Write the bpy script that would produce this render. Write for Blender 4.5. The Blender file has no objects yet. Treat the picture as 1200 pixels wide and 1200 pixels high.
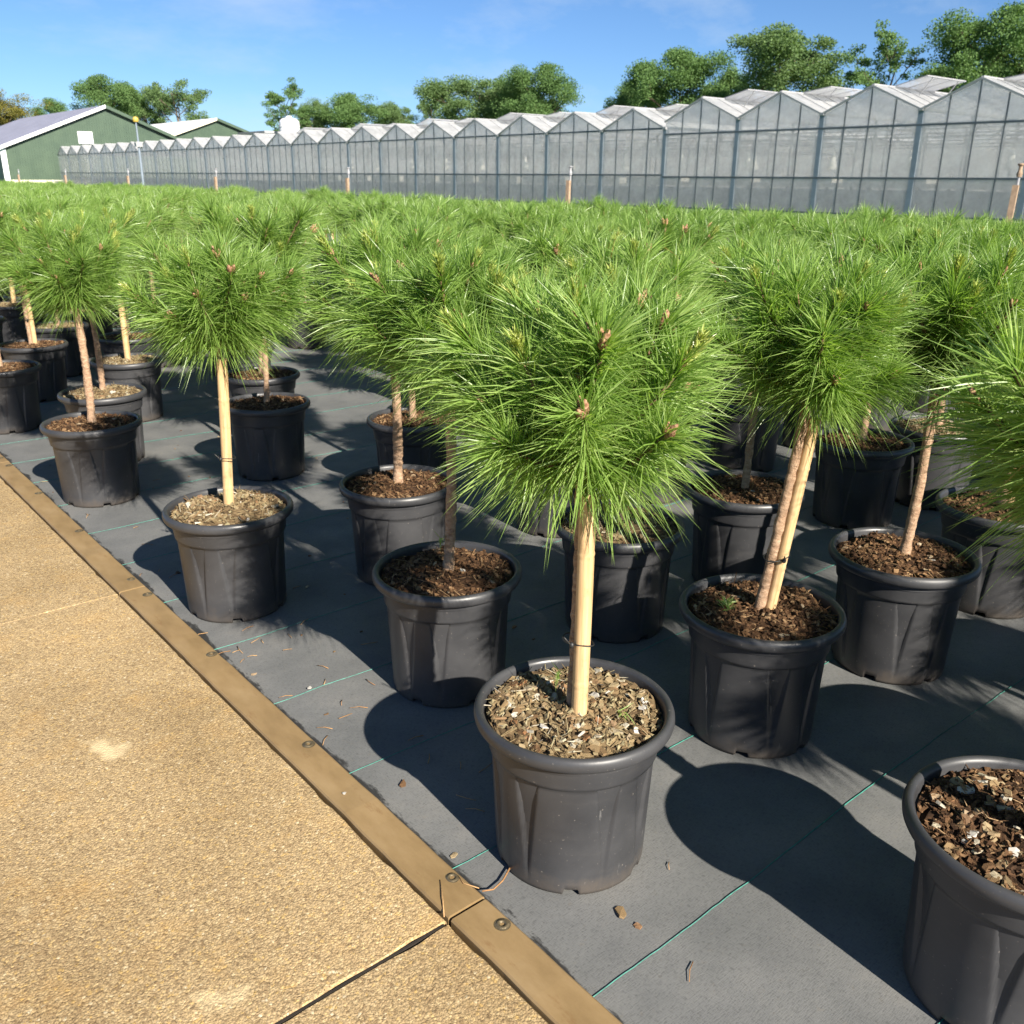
import bpy, math, random
import numpy as np
from mathutils import Vector, Matrix, Euler

R = math.radians
scene = bpy.context.scene
COL = scene.collection

# ------------------------------------------------------------------ camera
# world frame: x = away from the concrete path across the bed, y = along the path, z = up (metres)
CAM_H = 1.2
YAW, PITCH, ROLL = 40.0, 19.9, 0.5
sy_, cy_ = math.sin(R(YAW)), math.cos(R(YAW))
fh = Vector((sy_, cy_, 0)); rt = Vector((cy_, -sy_, 0)); up = Vector((0, 0, 1))
F = fh * math.cos(R(PITCH)) - up * math.sin(R(PITCH))
D = -fh * math.sin(R(PITCH)) - up * math.cos(R(PITCH))
c_, s_ = math.cos(R(ROLL)), math.sin(R(ROLL))
X = rt * c_ - D * s_
Yv = -(rt * s_ + D * c_)
cam_d = bpy.data.cameras.new('camera')
cam = bpy.data.objects.new('camera', cam_d); COL.objects.link(cam)
m = Matrix(((X.x, Yv.x, -F.x, 0), (X.y, Yv.y, -F.y, 0), (X.z, Yv.z, -F.z, CAM_H), (0, 0, 0, 1)))
cam.matrix_world = m
cam_d.sensor_width = 36; cam_d.lens = 36 * 1080 / 1200
cam_d.clip_start = 0.05; cam_d.clip_end = 3000
cam_d.dof.use_dof = True; cam_d.dof.focus_distance = 1.7; cam_d.dof.aperture_fstop = 13
scene.camera = cam

# ------------------------------------------------------------------ sky and sun
SUN_EL = 31.5
sun_h = Vector((-0.0958, -0.9954, 0))
sun_dir = sun_h * math.cos(R(SUN_EL)) + up * math.sin(R(SUN_EL))
w = bpy.data.worlds.new('World'); scene.world = w; w.use_nodes = True
nt = w.node_tree; nt.nodes.clear()
sky = nt.nodes.new('ShaderNodeTexSky'); sky.sky_type = 'NISHITA'; sky.sun_disc = False
sky.sun_elevation = R(SUN_EL); sky.sun_rotation = R(185.5)
sky.air_density = 0.78; sky.dust_density = 0.2; sky.ozone_density = 8.0
tc = nt.nodes.new('ShaderNodeTexCoord')
mp = nt.nodes.new('ShaderNodeMapping'); mp.inputs['Scale'].default_value = (2.2, 5.5, 9.0); mp.inputs['Rotation'].default_value = (0.2, 0.3, 0.5)
nz = nt.nodes.new('ShaderNodeTexNoise'); nz.inputs['Scale'].default_value = 1.6; nz.inputs['Detail'].default_value = 7; nz.inputs['Roughness'].default_value = 0.62
cr = nt.nodes.new('ShaderNodeValToRGB'); cr.color_ramp.elements[0].position = 0.50; cr.color_ramp.elements[0].color = (0, 0, 0, 1)
cr.color_ramp.elements[1].position = 0.95; cr.color_ramp.elements[1].color = (0.62, 0.62, 0.62, 1)
mx = nt.nodes.new('ShaderNodeMixRGB'); mx.blend_type = 'MIX'; mx.inputs['Color2'].default_value = (5.6, 6.4, 7.2, 1)
bg = nt.nodes.new('ShaderNodeBackground'); bg.inputs['Strength'].default_value = 0.058
wo = nt.nodes.new('ShaderNodeOutputWorld')
L = nt.links.new
L(tc.outputs['Generated'], mp.inputs['Vector']); L(mp.outputs['Vector'], nz.inputs['Vector']); L(nz.outputs['Fac'], cr.inputs['Fac'])
L(cr.outputs['Color'], mx.inputs['Fac']); L(sky.outputs['Color'], mx.inputs['Color1']); L(mx.outputs['Color'], bg.inputs['Color']); L(bg.outputs['Background'], wo.inputs['Surface'])
sl = bpy.data.lights.new('sun', 'SUN'); sl.energy = 5.0; sl.angle = R(0.53); sl.color = (1.0, 0.93, 0.82)
so = bpy.data.objects.new('sun', sl); COL.objects.link(so)
so.rotation_euler = sun_dir.to_track_quat('Z', 'Y').to_euler(); so.location = (-2, -8, 12)

vs = scene.view_settings
vs.view_transform = 'Standard'; vs.look = 'None'; vs.gamma = 1.0; vs.exposure = 1.2; vs.use_curve_mapping = False
scene.cycles.max_bounces = 8; scene.cycles.transparent_max_bounces = 24
scene.cycles.diffuse_bounces = 4; scene.cycles.glossy_bounces = 3; scene.cycles.caustics_reflective = False

# ------------------------------------------------------------------ helpers
def npmesh(name, verts, quads=None, tris=None, smooth=False, attr=None, mats=None):
    me = bpy.data.meshes.new(name)
    v = np.asarray(verts, np.float32).reshape(-1, 3)
    loops = []; starts = []; n = 0
    q = np.asarray(quads, np.int32).reshape(-1, 4) if quads is not None and len(quads) else np.zeros((0, 4), np.int32)
    t = np.asarray(tris, np.int32).reshape(-1, 3) if tris is not None and len(tris) else np.zeros((0, 3), np.int32)
    allv = np.concatenate([q.ravel(), t.ravel()])
    st = np.concatenate([np.arange(len(q)) * 4, len(q) * 4 + np.arange(len(t)) * 3]).astype(np.int32)
    me.vertices.add(len(v)); me.vertices.foreach_set('co', v.ravel())
    me.loops.add(len(allv)); me.loops.foreach_set('vertex_index', allv.astype(np.int32))
    me.polygons.add(len(st)); me.polygons.foreach_set('loop_start', st)
    me.polygons.foreach_set('use_smooth', np.full(len(st), bool(smooth)))
    if attr is not None:
        for k, a in attr.items():
            at = me.attributes.new(k, 'FLOAT', 'POINT'); at.data.foreach_set('value', np.asarray(a, np.float32))
    me.update(calc_edges=True); me.validate()
    if mats: me.materials.append(mats)
    return me

class MB:
    """collects simple shapes into one mesh"""
    def __init__(s): s.v = []; s.q = []; s.t = []
    def add(s, v, q=(), t=()):
        o = len(s.v); s.v += [tuple(p) for p in v]; s.q += [tuple(i + o for i in f) for f in q]; s.t += [tuple(i + o for i in f) for f in t]
    def box(s, x0, x1, y0, y1, z0, z1):
        s.add([(x0, y0, z0), (x1, y0, z0), (x1, y1, z0), (x0, y1, z0), (x0, y0, z1), (x1, y0, z1), (x1, y1, z1), (x0, y1, z1)],
              [(0, 3, 2, 1), (4, 5, 6, 7), (0, 1, 5, 4), (1, 2, 6, 5), (2, 3, 7, 6), (3, 0, 4, 7)])
    def bar(s, a, b, w, d=None, up=(0, 0, 1)):
        a = Vector(a); b = Vector(b); t = (b - a).normalized(); d = d or w
        n = t.cross(Vector(up)); n = n.normalized() if n.length > 1e-4 else Vector((1, 0, 0)); o = n.cross(t)
        vs_ = [p + n * sx * w / 2 + o * sz * d / 2 for p in (a, b) for sx, sz in ((-1, -1), (1, -1), (1, 1), (-1, 1))]
        s.add(vs_, [(0, 1, 2, 3), (7, 6, 5, 4), (0, 4, 5, 1), (1, 5, 6, 2), (2, 6, 7, 3), (3, 7, 4, 0)])
    def tube(s, pts, rad, n=8, cap=True):
        pts = [Vector(p) for p in pts]
        if not hasattr(rad, '__len__'): rad = [rad] * len(pts)
        vs_ = []; ref = None
        for i, p in enumerate(pts):
            t = (pts[min(i + 1, len(pts) - 1)] - pts[max(i - 1, 0)]).normalized()
            if ref is None: ref = t.orthogonal().normalized()
            ref = (ref - t * ref.dot(t)).normalized(); b = t.cross(ref)
            for k in range(n):
                a = 2 * math.pi * k / n; vs_.append(p + (ref * math.cos(a) + b * math.sin(a)) * rad[i])
        q = [(i * n + k, i * n + (k + 1) % n, (i + 1) * n + (k + 1) % n, (i + 1) * n + k) for i in range(len(pts) - 1) for k in range(n)]
        t = []
        if cap:
            vs_.append(pts[0]); vs_.append(pts[-1]); c0 = len(vs_) - 2; e = (len(pts) - 1) * n
            t = [(c0, (k + 1) % n, k) for k in range(n)] + [(c0 + 1, e + k, e + (k + 1) % n) for k in range(n)]
        s.add(vs_, q, t)
    def lathe(s, prof, n=24, centre=(0, 0, 0)):
        cx, cy, cz = centre; vs_ = []
        for (r, z) in prof:
            for k in range(n):
                a = 2 * math.pi * k / n; vs_.append((cx + r * math.cos(a), cy + r * math.sin(a), cz + z))
        s.add(vs_, [(i * n + k, i * n + (k + 1) % n, (i + 1) * n + (k + 1) % n, (i + 1) * n + k) for i in range(len(prof) - 1) for k in range(n)])
    def mesh(s, name, mat, smooth=False): return npmesh(name, s.v, s.q, s.t, smooth, None, mat)
    def build(s, name, mat, parent=None, loc=(0, 0, 0), smooth=False): return ob(name, s.mesh(name, mat, smooth), parent, loc)

def ob(name, me, parent=None, loc=(0, 0, 0), rot=(0, 0, 0), sc=None):
    o = bpy.data.objects.new(name, me); COL.objects.link(o)
    o.parent = parent; o.location = loc; o.rotation_euler = rot
    if sc is not None: o.scale = sc if hasattr(sc, '__len__') else (sc, sc, sc)
    return o
def tag(o, label=None, cat=None, group=None, kind=None):
    if label: o['label'] = label
    if cat: o['category'] = cat
    if group: o['group'] = group
    if kind: o['kind'] = kind
    return o
def empty(name, loc=(0, 0, 0), rz=0): return ob(name, None, None, loc, (0, 0, rz))

# ------------------------------------------------------------------ materials
class Mat:
    def __init__(s, name, col=(0.5, 0.5, 0.5), rough=0.6, spec=0.5, metal=0.0):
        s.m = bpy.data.materials.new(name); s.m.use_nodes = True; s.nt = s.m.node_tree
        s.b = s.nt.nodes['Principled BSDF']; s.out = s.nt.nodes['Material Output']
        s.b.inputs['Base Color'].default_value = (*col, 1); s.b.inputs['Roughness'].default_value = rough
        s.b.inputs['Specular IOR Level'].default_value = spec; s.b.inputs['Metallic'].default_value = metal
    def n(s, t, **kw):
        nd = s.nt.nodes.new('ShaderNode' + t)
        for k, v in kw.items():
            if k in nd.inputs: nd.inputs[k].default_value = v
            else: setattr(nd, k, v)
        return nd
    def l(s, a, b): s.nt.links.new(a, b)
    def coord(s, kind='Object', scale=None, rnd=False):
        tc = s.n('TexCoord'); o = tc.outputs[kind]
        if rnd:
            oi = s.n('ObjectInfo'); ad = s.n('VectorMath', operation='ADD'); mu = s.n('Math', operation='MULTIPLY'); mu.inputs[1].default_value = 37.0
            s.l(oi.outputs['Random'], mu.inputs[0]); s.l(o, ad.inputs[0]); s.l(mu.outputs[0], ad.inputs[1]); o = ad.outputs[0]
        if scale:
            mp = s.n('Mapping'); mp.inputs['Scale'].default_value = scale; s.l(o, mp.inputs['Vector']); o = mp.outputs[0]
        return o
    def noise(s, vec, scale, detail=4, rough=0.55):
        nd = s.n('TexNoise'); nd.inputs['Scale'].default_value = scale; nd.inputs['Detail'].default_value = detail; nd.inputs['Roughness'].default_value = rough
        s.l(vec, nd.inputs['Vector']); return nd.outputs['Fac']
    def ramp(s, fac, stops):
        nd = s.n('ValToRGB'); e = nd.color_ramp.elements
        while len(e) < len(stops): e.new(0.5)
        for el, (p, c) in zip(e, stops):
            el.position = p; el.color = (*c, 1) if hasattr(c, '__len__') else (c, c, c, 1)
        s.l(fac, nd.inputs['Fac']); return nd.outputs['Color']
    def mix(s, fac, a, b, mode='MIX'):
        nd = s.n('MixRGB', blend_type=mode)
        for i, v in (('Fac', fac), ('Color1', a), ('Color2', b)):
            if hasattr(v, 'is_linked') or isinstance(v, bpy.types.NodeSocket): s.l(v, nd.inputs[i])
            elif hasattr(v, '__len__'): nd.inputs[i].default_value = (*v, 1)
            else: nd.inputs[i].default_value = v
        return nd.outputs['Color']
    def math(s, op, a, b=0.0):
        nd = s.n('Math', operation=op)
        for i, v in ((0, a), (1, b)):
            if isinstance(v, bpy.types.NodeSocket): s.l(v, nd.inputs[i])
            else: nd.inputs[i].default_value = v
        return nd.outputs[0]
    def color(s, o): s.l(o, s.b.inputs['Base Color'])
    def rough(s, o): s.l(o, s.b.inputs['Roughness'])
    def bump(s, h, strength=0.3, dist=0.01):
        nd = s.n('Bump'); nd.inputs['Strength'].default_value = strength; nd.inputs['Distance'].default_value = dist
        s.l(h, nd.inputs['Height']); s.l(nd.outputs[0], s.b.inputs['Normal']); return nd
    def translucent(s, fac, colour):
        tr = s.n('BsdfTranslucent'); mxs = s.n('MixShader'); mxs.inputs[0].default_value = fac
        if isinstance(colour, bpy.types.NodeSocket): s.l(colour, tr.inputs['Color'])
        else: tr.inputs['Color'].default_value = (*colour, 1)
        s.l(s.b.outputs[0], mxs.inputs[1]); s.l(tr.outputs[0], mxs.inputs[2]); s.l(mxs.outputs[0], s.out.inputs['Surface'])

def simple(name, col, rough=0.6, var=0.25, scale=20, metal=0, spec=0.5, bump=0.0, rnd=True):
    M = Mat(name, col, rough, spec, metal); v = M.coord('Object', rnd=rnd)
    f = M.noise(v, scale, 5)
    M.color(M.ramp(f, [(0.25, tuple(c * (1 - var) for c in col)), (0.75, tuple(min(1, c * (1 + var)) for c in col))]))
    if bump: M.bump(f, bump, 0.01)
    return M.m

def mat_concrete():
    M = Mat('exposed_concrete', rough=0.9, spec=0.25); v = M.coord('Object', rnd=True)
    d = M.noise(v, 30, 3); vd = M.n('VectorMath', operation='MULTIPLY_ADD'); M.l(d, vd.inputs[0]); vd.inputs[1].default_value = (0.012,) * 3; M.l(v, vd.inputs[2])
    vo = M.n('TexVoronoi', feature='F1'); vo.inputs['Scale'].default_value = 205; M.l(vd.outputs[0], vo.inputs['Vector'])
    vo2 = M.n('TexVoronoi', feature='F1'); vo2.inputs['Scale'].default_value = 260; M.l(vd.outputs[0], vo2.inputs['Vector'])
    sep = M.n('SeparateColor'); M.l(vo.outputs['Color'], sep.inputs[0])
    stone = M.ramp(sep.outputs[0], [(0.0, (0.28, 0.19, 0.098)), (0.35, (0.48, 0.345, 0.178)), (0.6, (0.39, 0.275, 0.145)), (0.86, (0.54, 0.40, 0.215)), (0.96, (0.54, 0.36, 0.14)), (1.0, (0.66, 0.54, 0.35))])
    dist = M.ramp(vo.outputs['Distance'], [(0.3, 1.0), (0.75, 0.72)])
    c = M.mix(1.0, stone, dist, 'MULTIPLY')
    fine = M.noise(v, 420, 3); c = M.mix(0.8, c, M.ramp(fine, [(0.34, 0.40), (0.48, 0.98), (0.68, 1.3)]), 'MULTIPLY')
    big = M.noise(v, 2.2, 5, 0.6); c = M.mix(1.0, c, M.ramp(big, [(0.3, (0.80, 0.78, 0.74)), (0.55, (1.0, 1.0, 1.0)), (0.75, (1.14, 1.12, 1.08))]), 'MULTIPLY')
    blot = M.noise(v, 6.5, 4, 0.5); c = M.mix(M.ramp(blot, [(0.68, 0.0), (0.76, 0.75)]), c, (0.66, 0.52, 0.30))
    orange = M.noise(v, 11, 5); c = M.mix(M.ramp(orange, [(0.54, 0.0), (0.74, 0.24)]), c, (0.55, 0.32, 0.10))
    M.color(c)
    hgt = M.math('SUBTRACT', M.math('MULTIPLY', fine, 0.6), M.math('ADD', vo.outputs['Distance'], M.math('MULTIPLY', vo2.outputs['Distance'], 0.5)))
    M.bump(hgt, 0.4, 0.003)
    return M.m
def mat_mat():
    M = Mat('woven_ground_cover', rough=0.5, spec=0.22); v = M.coord('Object')
    m1 = M.n('Mapping'); m1.inputs['Scale'].default_value = (420, 90, 1); M.l(v, m1.inputs['Vector'])
    m2 = M.n('Mapping'); m2.inputs['Scale'].default_value = (90, 420, 1); M.l(v, m2.inputs['Vector'])
    weave = M.math('ADD', M.noise(m1.outputs[0], 1.0, 2), M.noise(m2.outputs[0], 1.0, 2))
    base = M.ramp(M.noise(v, 3.5, 6, 0.62), [(0.28, (0.094, 0.097, 0.097)), (0.55, (0.135, 0.136, 0.133)), (0.78, (0.178, 0.172, 0.160))])
    base = M.mix(0.35, base, M.ramp(weave, [(0.7, 0.5), (1.0, 1.5)]), 'MULTIPLY')
    dust = M.noise(v, 55, 6, 0.7); base = M.mix(M.ramp(dust, [(0.60, 0.0), (0.74, 0.32)]), base, (0.17, 0.14, 0.10))
    # ragged peat-stained edge next to the steel strip
    sx = M.n('SeparateXYZ'); M.l(v, sx.inputs[0])
    sc = M.n('Mapping'); sc.inputs['Scale'].default_value = (6, 1.6, 1); M.l(v, sc.inputs['Vector'])
    edge = M.math('SUBTRACT', M.math('ADD', M.math('MULTIPLY', M.noise(sc.outputs[0], 5, 7, 0.7), 0.085), 0.772), sx.outputs[0])
    base = M.mix(M.ramp(edge, [(0.0, 0.0), (0.006, 0.85)]), base, (0.012, 0.012, 0.012))
    M.color(base)
    wr = M.noise(v, 7, 3)
    M.rough(M.ramp(M.noise(v, 9, 4), [(0.3, 0.52), (0.7, 0.70)]))
    M.bump(M.math('ADD', M.math('MULTIPLY', weave, 0.16), wr), 0.28, 0.010)
    return M.m
def mat_steel():
    M = Mat('dusty_steel', rough=0.55, spec=0.5); v = M.coord('Object', (1, 0.35, 1))
    a = M.noise(v, 9, 7, 0.65); c = M.ramp(a, [(0.25, (0.165, 0.105, 0.045)), (0.5, (0.255, 0.170, 0.078)), (0.75, (0.335, 0.235, 0.12))])
    r = M.noise(v, 28, 6, 0.7); c = M.mix(M.ramp(r, [(0.58, 0.0), (0.72, 0.6)]), c, (0.15, 0.07, 0.022))
    M.color(c); M.rough(M.ramp(a, [(0.3, 0.42), (0.7, 0.7)])); M.bump(r, 0.15, 0.003)
    return M.m
def mat_pot():
    M = Mat('black_pot_plastic', rough=0.42, spec=0.5); v = M.coord('Object', rnd=True)
    big = M.noise(v, 5, 5, 0.6); c = M.ramp(big, [(0.3, (0.028, 0.0285, 0.031)), (0.7, (0.054, 0.054, 0.057))])
    sp = M.noise(v, 170, 2, 0.5); c = M.mix(M.ramp(sp, [(0.70, 0.0), (0.76, 0.55)]), c, (0.24, 0.21, 0.18))
    sc = M.n('Mapping'); sc.inputs['Scale'].default_value = (9, 9, 40); M.l(v, sc.inputs['Vector'])
    st = M.noise(sc.outputs[0], 1.0, 6, 0.7); c = M.mix(M.ramp(st, [(0.55, 0.0), (0.8, 0.30)]), c, (0.075, 0.07, 0.066))
    sc2 = M.n('Mapping'); sc2.inputs['Scale'].default_value = (60, 60, 14); M.l(v, sc2.inputs['Vector'])
    c = M.mix(M.ramp(M.noise(sc2.outputs[0], 1.0, 4, 0.6), [(0.70, 0.0), (0.75, 0.5)]), c, (0.20, 0.195, 0.19))
    sx = M.n('SeparateXYZ'); tc = M.coord('Object'); M.l(tc, sx.inputs[0])
    low = M.math('SUBTRACT', M.math('MULTIPLY', M.noise(v, 22, 5, 0.7), 0.09), sx.outputs[2])
    c = M.mix(M.ramp(low, [(0.0, 0.0), (0.06, 0.55)]), c, (0.13, 0.10, 0.072))
    M.color(c); M.rough(M.ramp(big, [(0.3, 0.33), (0.7, 0.5)])); M.bump(M.noise(v, 120, 3), 0.05, 0.002)
    return M.m
def mat_needle(name, cols, tr=0.22):
    M = Mat(name, rough=0.36, spec=0.6)
    at = M.n('Attribute'); at.attribute_name = 'tint'; oi = M.n('ObjectInfo')
    f = M.math('ADD', M.math('MULTIPLY', at.outputs['Fac'], 0.80), M.math('MULTIPLY', oi.outputs['Random'], 0.20))
    c = M.ramp(f, cols); M.color(c)
    M.translucent(tr, M.mix(1.0, c, (1.5, 1.6, 0.7), 'MULTIPLY'))
    if 'leaf' in name: M.b.inputs['Roughness'].default_value = 0.75; M.b.inputs['Specular IOR Level'].default_value = 0.15
    return M.m
def mat_attr(name, cols, rough=0.9, bumpscale=None, attr='tint'):
    M = Mat(name, rough=rough, spec=0.25); at = M.n('Attribute'); at.attribute_name = attr
    c = M.ramp(at.outputs['Fac'], cols)
    v = M.coord('Object', rnd=True); c = M.mix(0.6, c, M.ramp(M.noise(v, 130, 4, 0.7), [(0.3, 0.45), (0.7, 1.35)]), 'MULTIPLY')
    M.color(c)
    if bumpscale: M.bump(M.noise(v, bumpscale, 5, 0.7), 0.7, 0.006)
    return M.m
def mat_rnd(name, cols, rough=0.85):
    M = Mat(name, rough=rough, spec=0.25); oi = M.n('ObjectInfo'); c = M.ramp(oi.outputs['Random'], cols)
    v = M.coord('Object', rnd=True); n_ = M.noise(v, 150, 4, 0.7); M.color(M.mix(0.5, c, M.ramp(n_, [(0.3, 0.5), (0.7, 1.3)]), 'MULTIPLY')); M.bump(n_, 0.4, 0.003)
    return M.m
def mat_glass(name, dif, dcol, rough=0.06, spec=0.5):
    M = Mat(name, dcol, rough, spec)
    v = M.coord('Object', rnd=True); n_ = M.noise(v, 1.7, 5, 0.65)
    M.color(M.ramp(n_, [(0.3, tuple(c * 0.85 for c in dcol)), (0.7, tuple(min(1, c * 1.12) for c in dcol))]))
    tr = M.n('BsdfTransparent'); tr.inputs['Color'].default_value = (0.97, 0.97, 0.96, 1); mx_ = M.n('MixShader')
    M.l(M.ramp(n_, [(0.3, dif - 0.08), (0.75, dif + 0.10)]), mx_.inputs[0]); M.l(tr.outputs[0], mx_.inputs[1])
    tl = M.n('BsdfTranslucent'); tl.inputs['Color'].default_value = (*[min(0.95, c * 1.25) for c in dcol], 1); m2_ = M.n('MixShader'); m2_.inputs[0].default_value = 0.5
    M.l(M.b.outputs[0], m2_.inputs[1]); M.l(tl.outputs[0], m2_.inputs[2]); M.l(m2_.outputs[0], mx_.inputs[2])
    M.l(mx_.outputs[0], M.out.inputs['Surface']); return M.m

MT = dict(
    concrete=mat_concrete(), mat=mat_mat(), steel=mat_steel(), pot=mat_pot(),
    bolt=simple('bolt_steel', (0.19, 0.15, 0.09), 0.4, 0.4, 60, metal=0.6, bump=0.3),
    thread=simple('green_thread', (0.035, 0.20, 0.155), 0.6, 0.5, 90),
    needle=mat_needle('pine_needle', [(0.0, (0.084, 0.162, 0.032)), (0.35, (0.180, 0.295, 0.060)), (0.7, (0.280, 0.405, 0.105)), (0.955, (0.425, 0.515, 0.210)), (1.0, (0.46, 0.28, 0.10))], 0.40),
    candle=mat_needle('candle_needle', [(0.0, (0.28, 0.35, 0.07)), (0.6, (0.40, 0.45, 0.12)), (1.0, (0.52, 0.46, 0.18))]),
    bud=mat_attr('bud_scale', [(0.0, (0.18, 0.085, 0.045)), (0.5, (0.36, 0.19, 0.11)), (1.0, (0.55, 0.36, 0.23))], 0.7, 90),
    twig=simple('twig_bark', (0.16, 0.095, 0.05), 0.9, 0.5, 60, bump=0.8),
    bark=None, stake=None,
    tie=simple('black_wire_tie', (0.015, 0.015, 0.015), 0.5, 0.2),
    mulch=mat_attr('pale_mulch', [(0.0, (0.055, 0.034, 0.017)), (0.3, (0.15, 0.102, 0.052)), (0.65, (0.245, 0.180, 0.094)), (0.9, (0.30, 0.255, 0.145)), (1.0, (0.48, 0.43, 0.33))], 0.95, 80),
    peat=mat_attr('dark_peat', [(0.0, (0.022, 0.012, 0.006)), (0.4, (0.075, 0.038, 0.018)), (0.75, (0.15, 0.082, 0.038)), (1.0, (0.32, 0.21, 0.11))], 0.95, 80),
    chip=mat_rnd('wood_chip', [(0.0, (0.13, 0.07, 0.033)), (0.3, (0.25, 0.17, 0.085)), (0.55, (0.32, 0.245, 0.14)), (0.75, (0.22, 0.105, 0.045)), (0.9, (0.38, 0.325, 0.22)), (1.0, (0.52, 0.48, 0.40))]),
    darkchip=mat_rnd('bark_chip', [(0.0, (0.06, 0.03, 0.015)), (0.5, (0.16, 0.085, 0.04)), (0.8, (0.26, 0.15, 0.07)), (1.0, (0.45, 0.36, 0.24))]),
    dirt=simple('joint_dirt', (0.022, 0.016, 0.011), 0.95, 0.4, 200), sandfill=simple('sandy_joint', (0.27, 0.19, 0.10), 0.95, 0.4, 120),
    straw=mat_rnd('dry_needle', [(0.0, (0.30, 0.15, 0.06)), (1.0, (0.48, 0.30, 0.14))]),
    white=simple('white_pebble', (0.44, 0.41, 0.36), 0.7, 0.12, 60),
    grass=simple('field_grass', (0.075, 0.135, 0.03), 0.9, 0.4, 1.3, bump=0.3, rnd=False),
    galv=simple('grey_steel_post', (0.21, 0.25, 0.30), 0.5, 0.15, 3),
    alu=simple('dark_glazing_bar', (0.10, 0.115, 0.13), 0.5, 0.2, 3),
    gutter=simple('pale_gutter', (0.34, 0.34, 0.345), 0.5, 0.1, 3),
    roofglass=mat_glass('whitewashed_roof_glass', 0.50, (0.74, 0.74, 0.74), 0.25),
    wallglass=mat_glass('hazy_wall_glass', 0.36, (0.84, 0.84, 0.83), 0.08, 0.7),
    gableglass=mat_glass('gable_glass', 0.40, (0.84, 0.85, 0.86), 0.08, 0.8),
    kick=mat_glass('low_wall_glass', 0.40, (0.66, 0.66, 0.66), 0.15, 0.6),
    benchshade=simple('underbench_shade_grey', (0.50, 0.50, 0.52), 0.8, 0.15, 1.0),  # grey that stands for the shade below the benches
    bench=simple('white_bench', (0.82, 0.80, 0.74), 0.6, 0.1, 5),
    innerfloor=simple('greenhouse_floor', (0.60, 0.59, 0.57), 0.8, 0.2, 0.5),
    bouncewhite=simple('white_bounce', (0.86, 0.86, 0.84), 0.8, 0.12, 0.7),  # white of the sheet added to brighten the interior
    postwood=simple('pale_timber', (0.34, 0.235, 0.15), 0.8, 0.3, 25),
    cream=simple('cream_trim', (0.72, 0.68, 0.52), 0.7, 0.1, 2),
    whitemetal=simple('white_metal', (0.80, 0.80, 0.80), 0.45, 0.06, 2),
    yellow=simple('yellow_plastic', (0.55, 0.36, 0.07), 0.5, 0.1),
    shedroof=simple('grey_sheet_roof', (0.27, 0.27, 0.33), 0.6, 0.15, 0.6),
    shedwhite=simple('white_sheet_roof', (0.80, 0.80, 0.77), 0.6, 0.06, 0.6),
    trunkfar=simple('tree_bark', (0.10, 0.075, 0.05), 0.9, 0.35, 3, bump=0.5),
)
def mat_bark():
    M = Mat('pine_bark', rough=0.85, spec=0.25); v = M.coord('Object', rnd=True)
    sc = M.n('Mapping'); sc.inputs['Scale'].default_value = (1, 1, 2.2); M.l(v, sc.inputs['Vector'])
    a = M.noise(sc.outputs[0], 55, 7, 0.7); c = M.ramp(a, [(0.25, (0.17, 0.10, 0.06)), (0.5, (0.38, 0.245, 0.155)), (0.75, (0.54, 0.385, 0.265))])
    M.color(c); M.bump(a, 0.9, 0.008); return M.m
def mat_stake():
    M = Mat('bamboo_stake', rough=0.5, spec=0.4); v = M.coord('Object', rnd=True)
    sc = M.n('Mapping'); sc.inputs['Scale'].default_value = (1, 1, 0.06); M.l(v, sc.inputs['Vector'])
    a = M.noise(sc.outputs[0], 160, 5, 0.6); c = M.ramp(a, [(0.28, (0.40, 0.245, 0.115)), (0.5, (0.56, 0.375, 0.19)), (0.72, (0.66, 0.47, 0.26))])
    b = M.noise(v, 35, 5, 0.7); c = M.mix(M.ramp(b, [(0.54, 0.0), (0.74, 0.7)]), c, (0.27, 0.165, 0.085))
    M.color(c); M.bump(a, 0.15, 0.003); return M.m
MT['bark'] = mat_bark(); MT['stake'] = mat_stake()
def leafmat(name, cols):
    return mat_needle(name, cols, 0.3)
MT['leafA'] = leafmat('oak_leaf', [(0, (0.066, 0.122, 0.040)), (0.5, (0.122, 0.210, 0.070)), (1, (0.180, 0.270, 0.100))])
MT['leafB'] = leafmat('pale_leaf', [(0, (0.080, 0.135, 0.050)), (0.5, (0.142, 0.220, 0.084)), (1, (0.200, 0.275, 0.118))])
MT['leafC'] = leafmat('yellowing_leaf', [(0, (0.10, 0.105, 0.025)), (0.5, (0.18, 0.170, 0.040)), (1, (0.25, 0.21, 0.06))])
def mat_corr():
    M = Mat('green_cladding', rough=0.55); v = M.coord('Object')
    sx = M.n('SeparateXYZ'); M.l(v, sx.inputs[0])
    a = M.noise(v, 0.7, 4); M.color(M.ramp(a, [(0.3, (0.040, 0.072, 0.045)), (0.7, (0.060, 0.098, 0.060))])); return M.m
MT['clad'] = mat_corr()

# ------------------------------------------------------------------ ground, path, mat
rng = random.Random(4)
g = MB(); g.box(-400, 600, -300, 700, -0.62, -0.02); tag(g.build('ground', MT['grass']), kind='structure')

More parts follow.
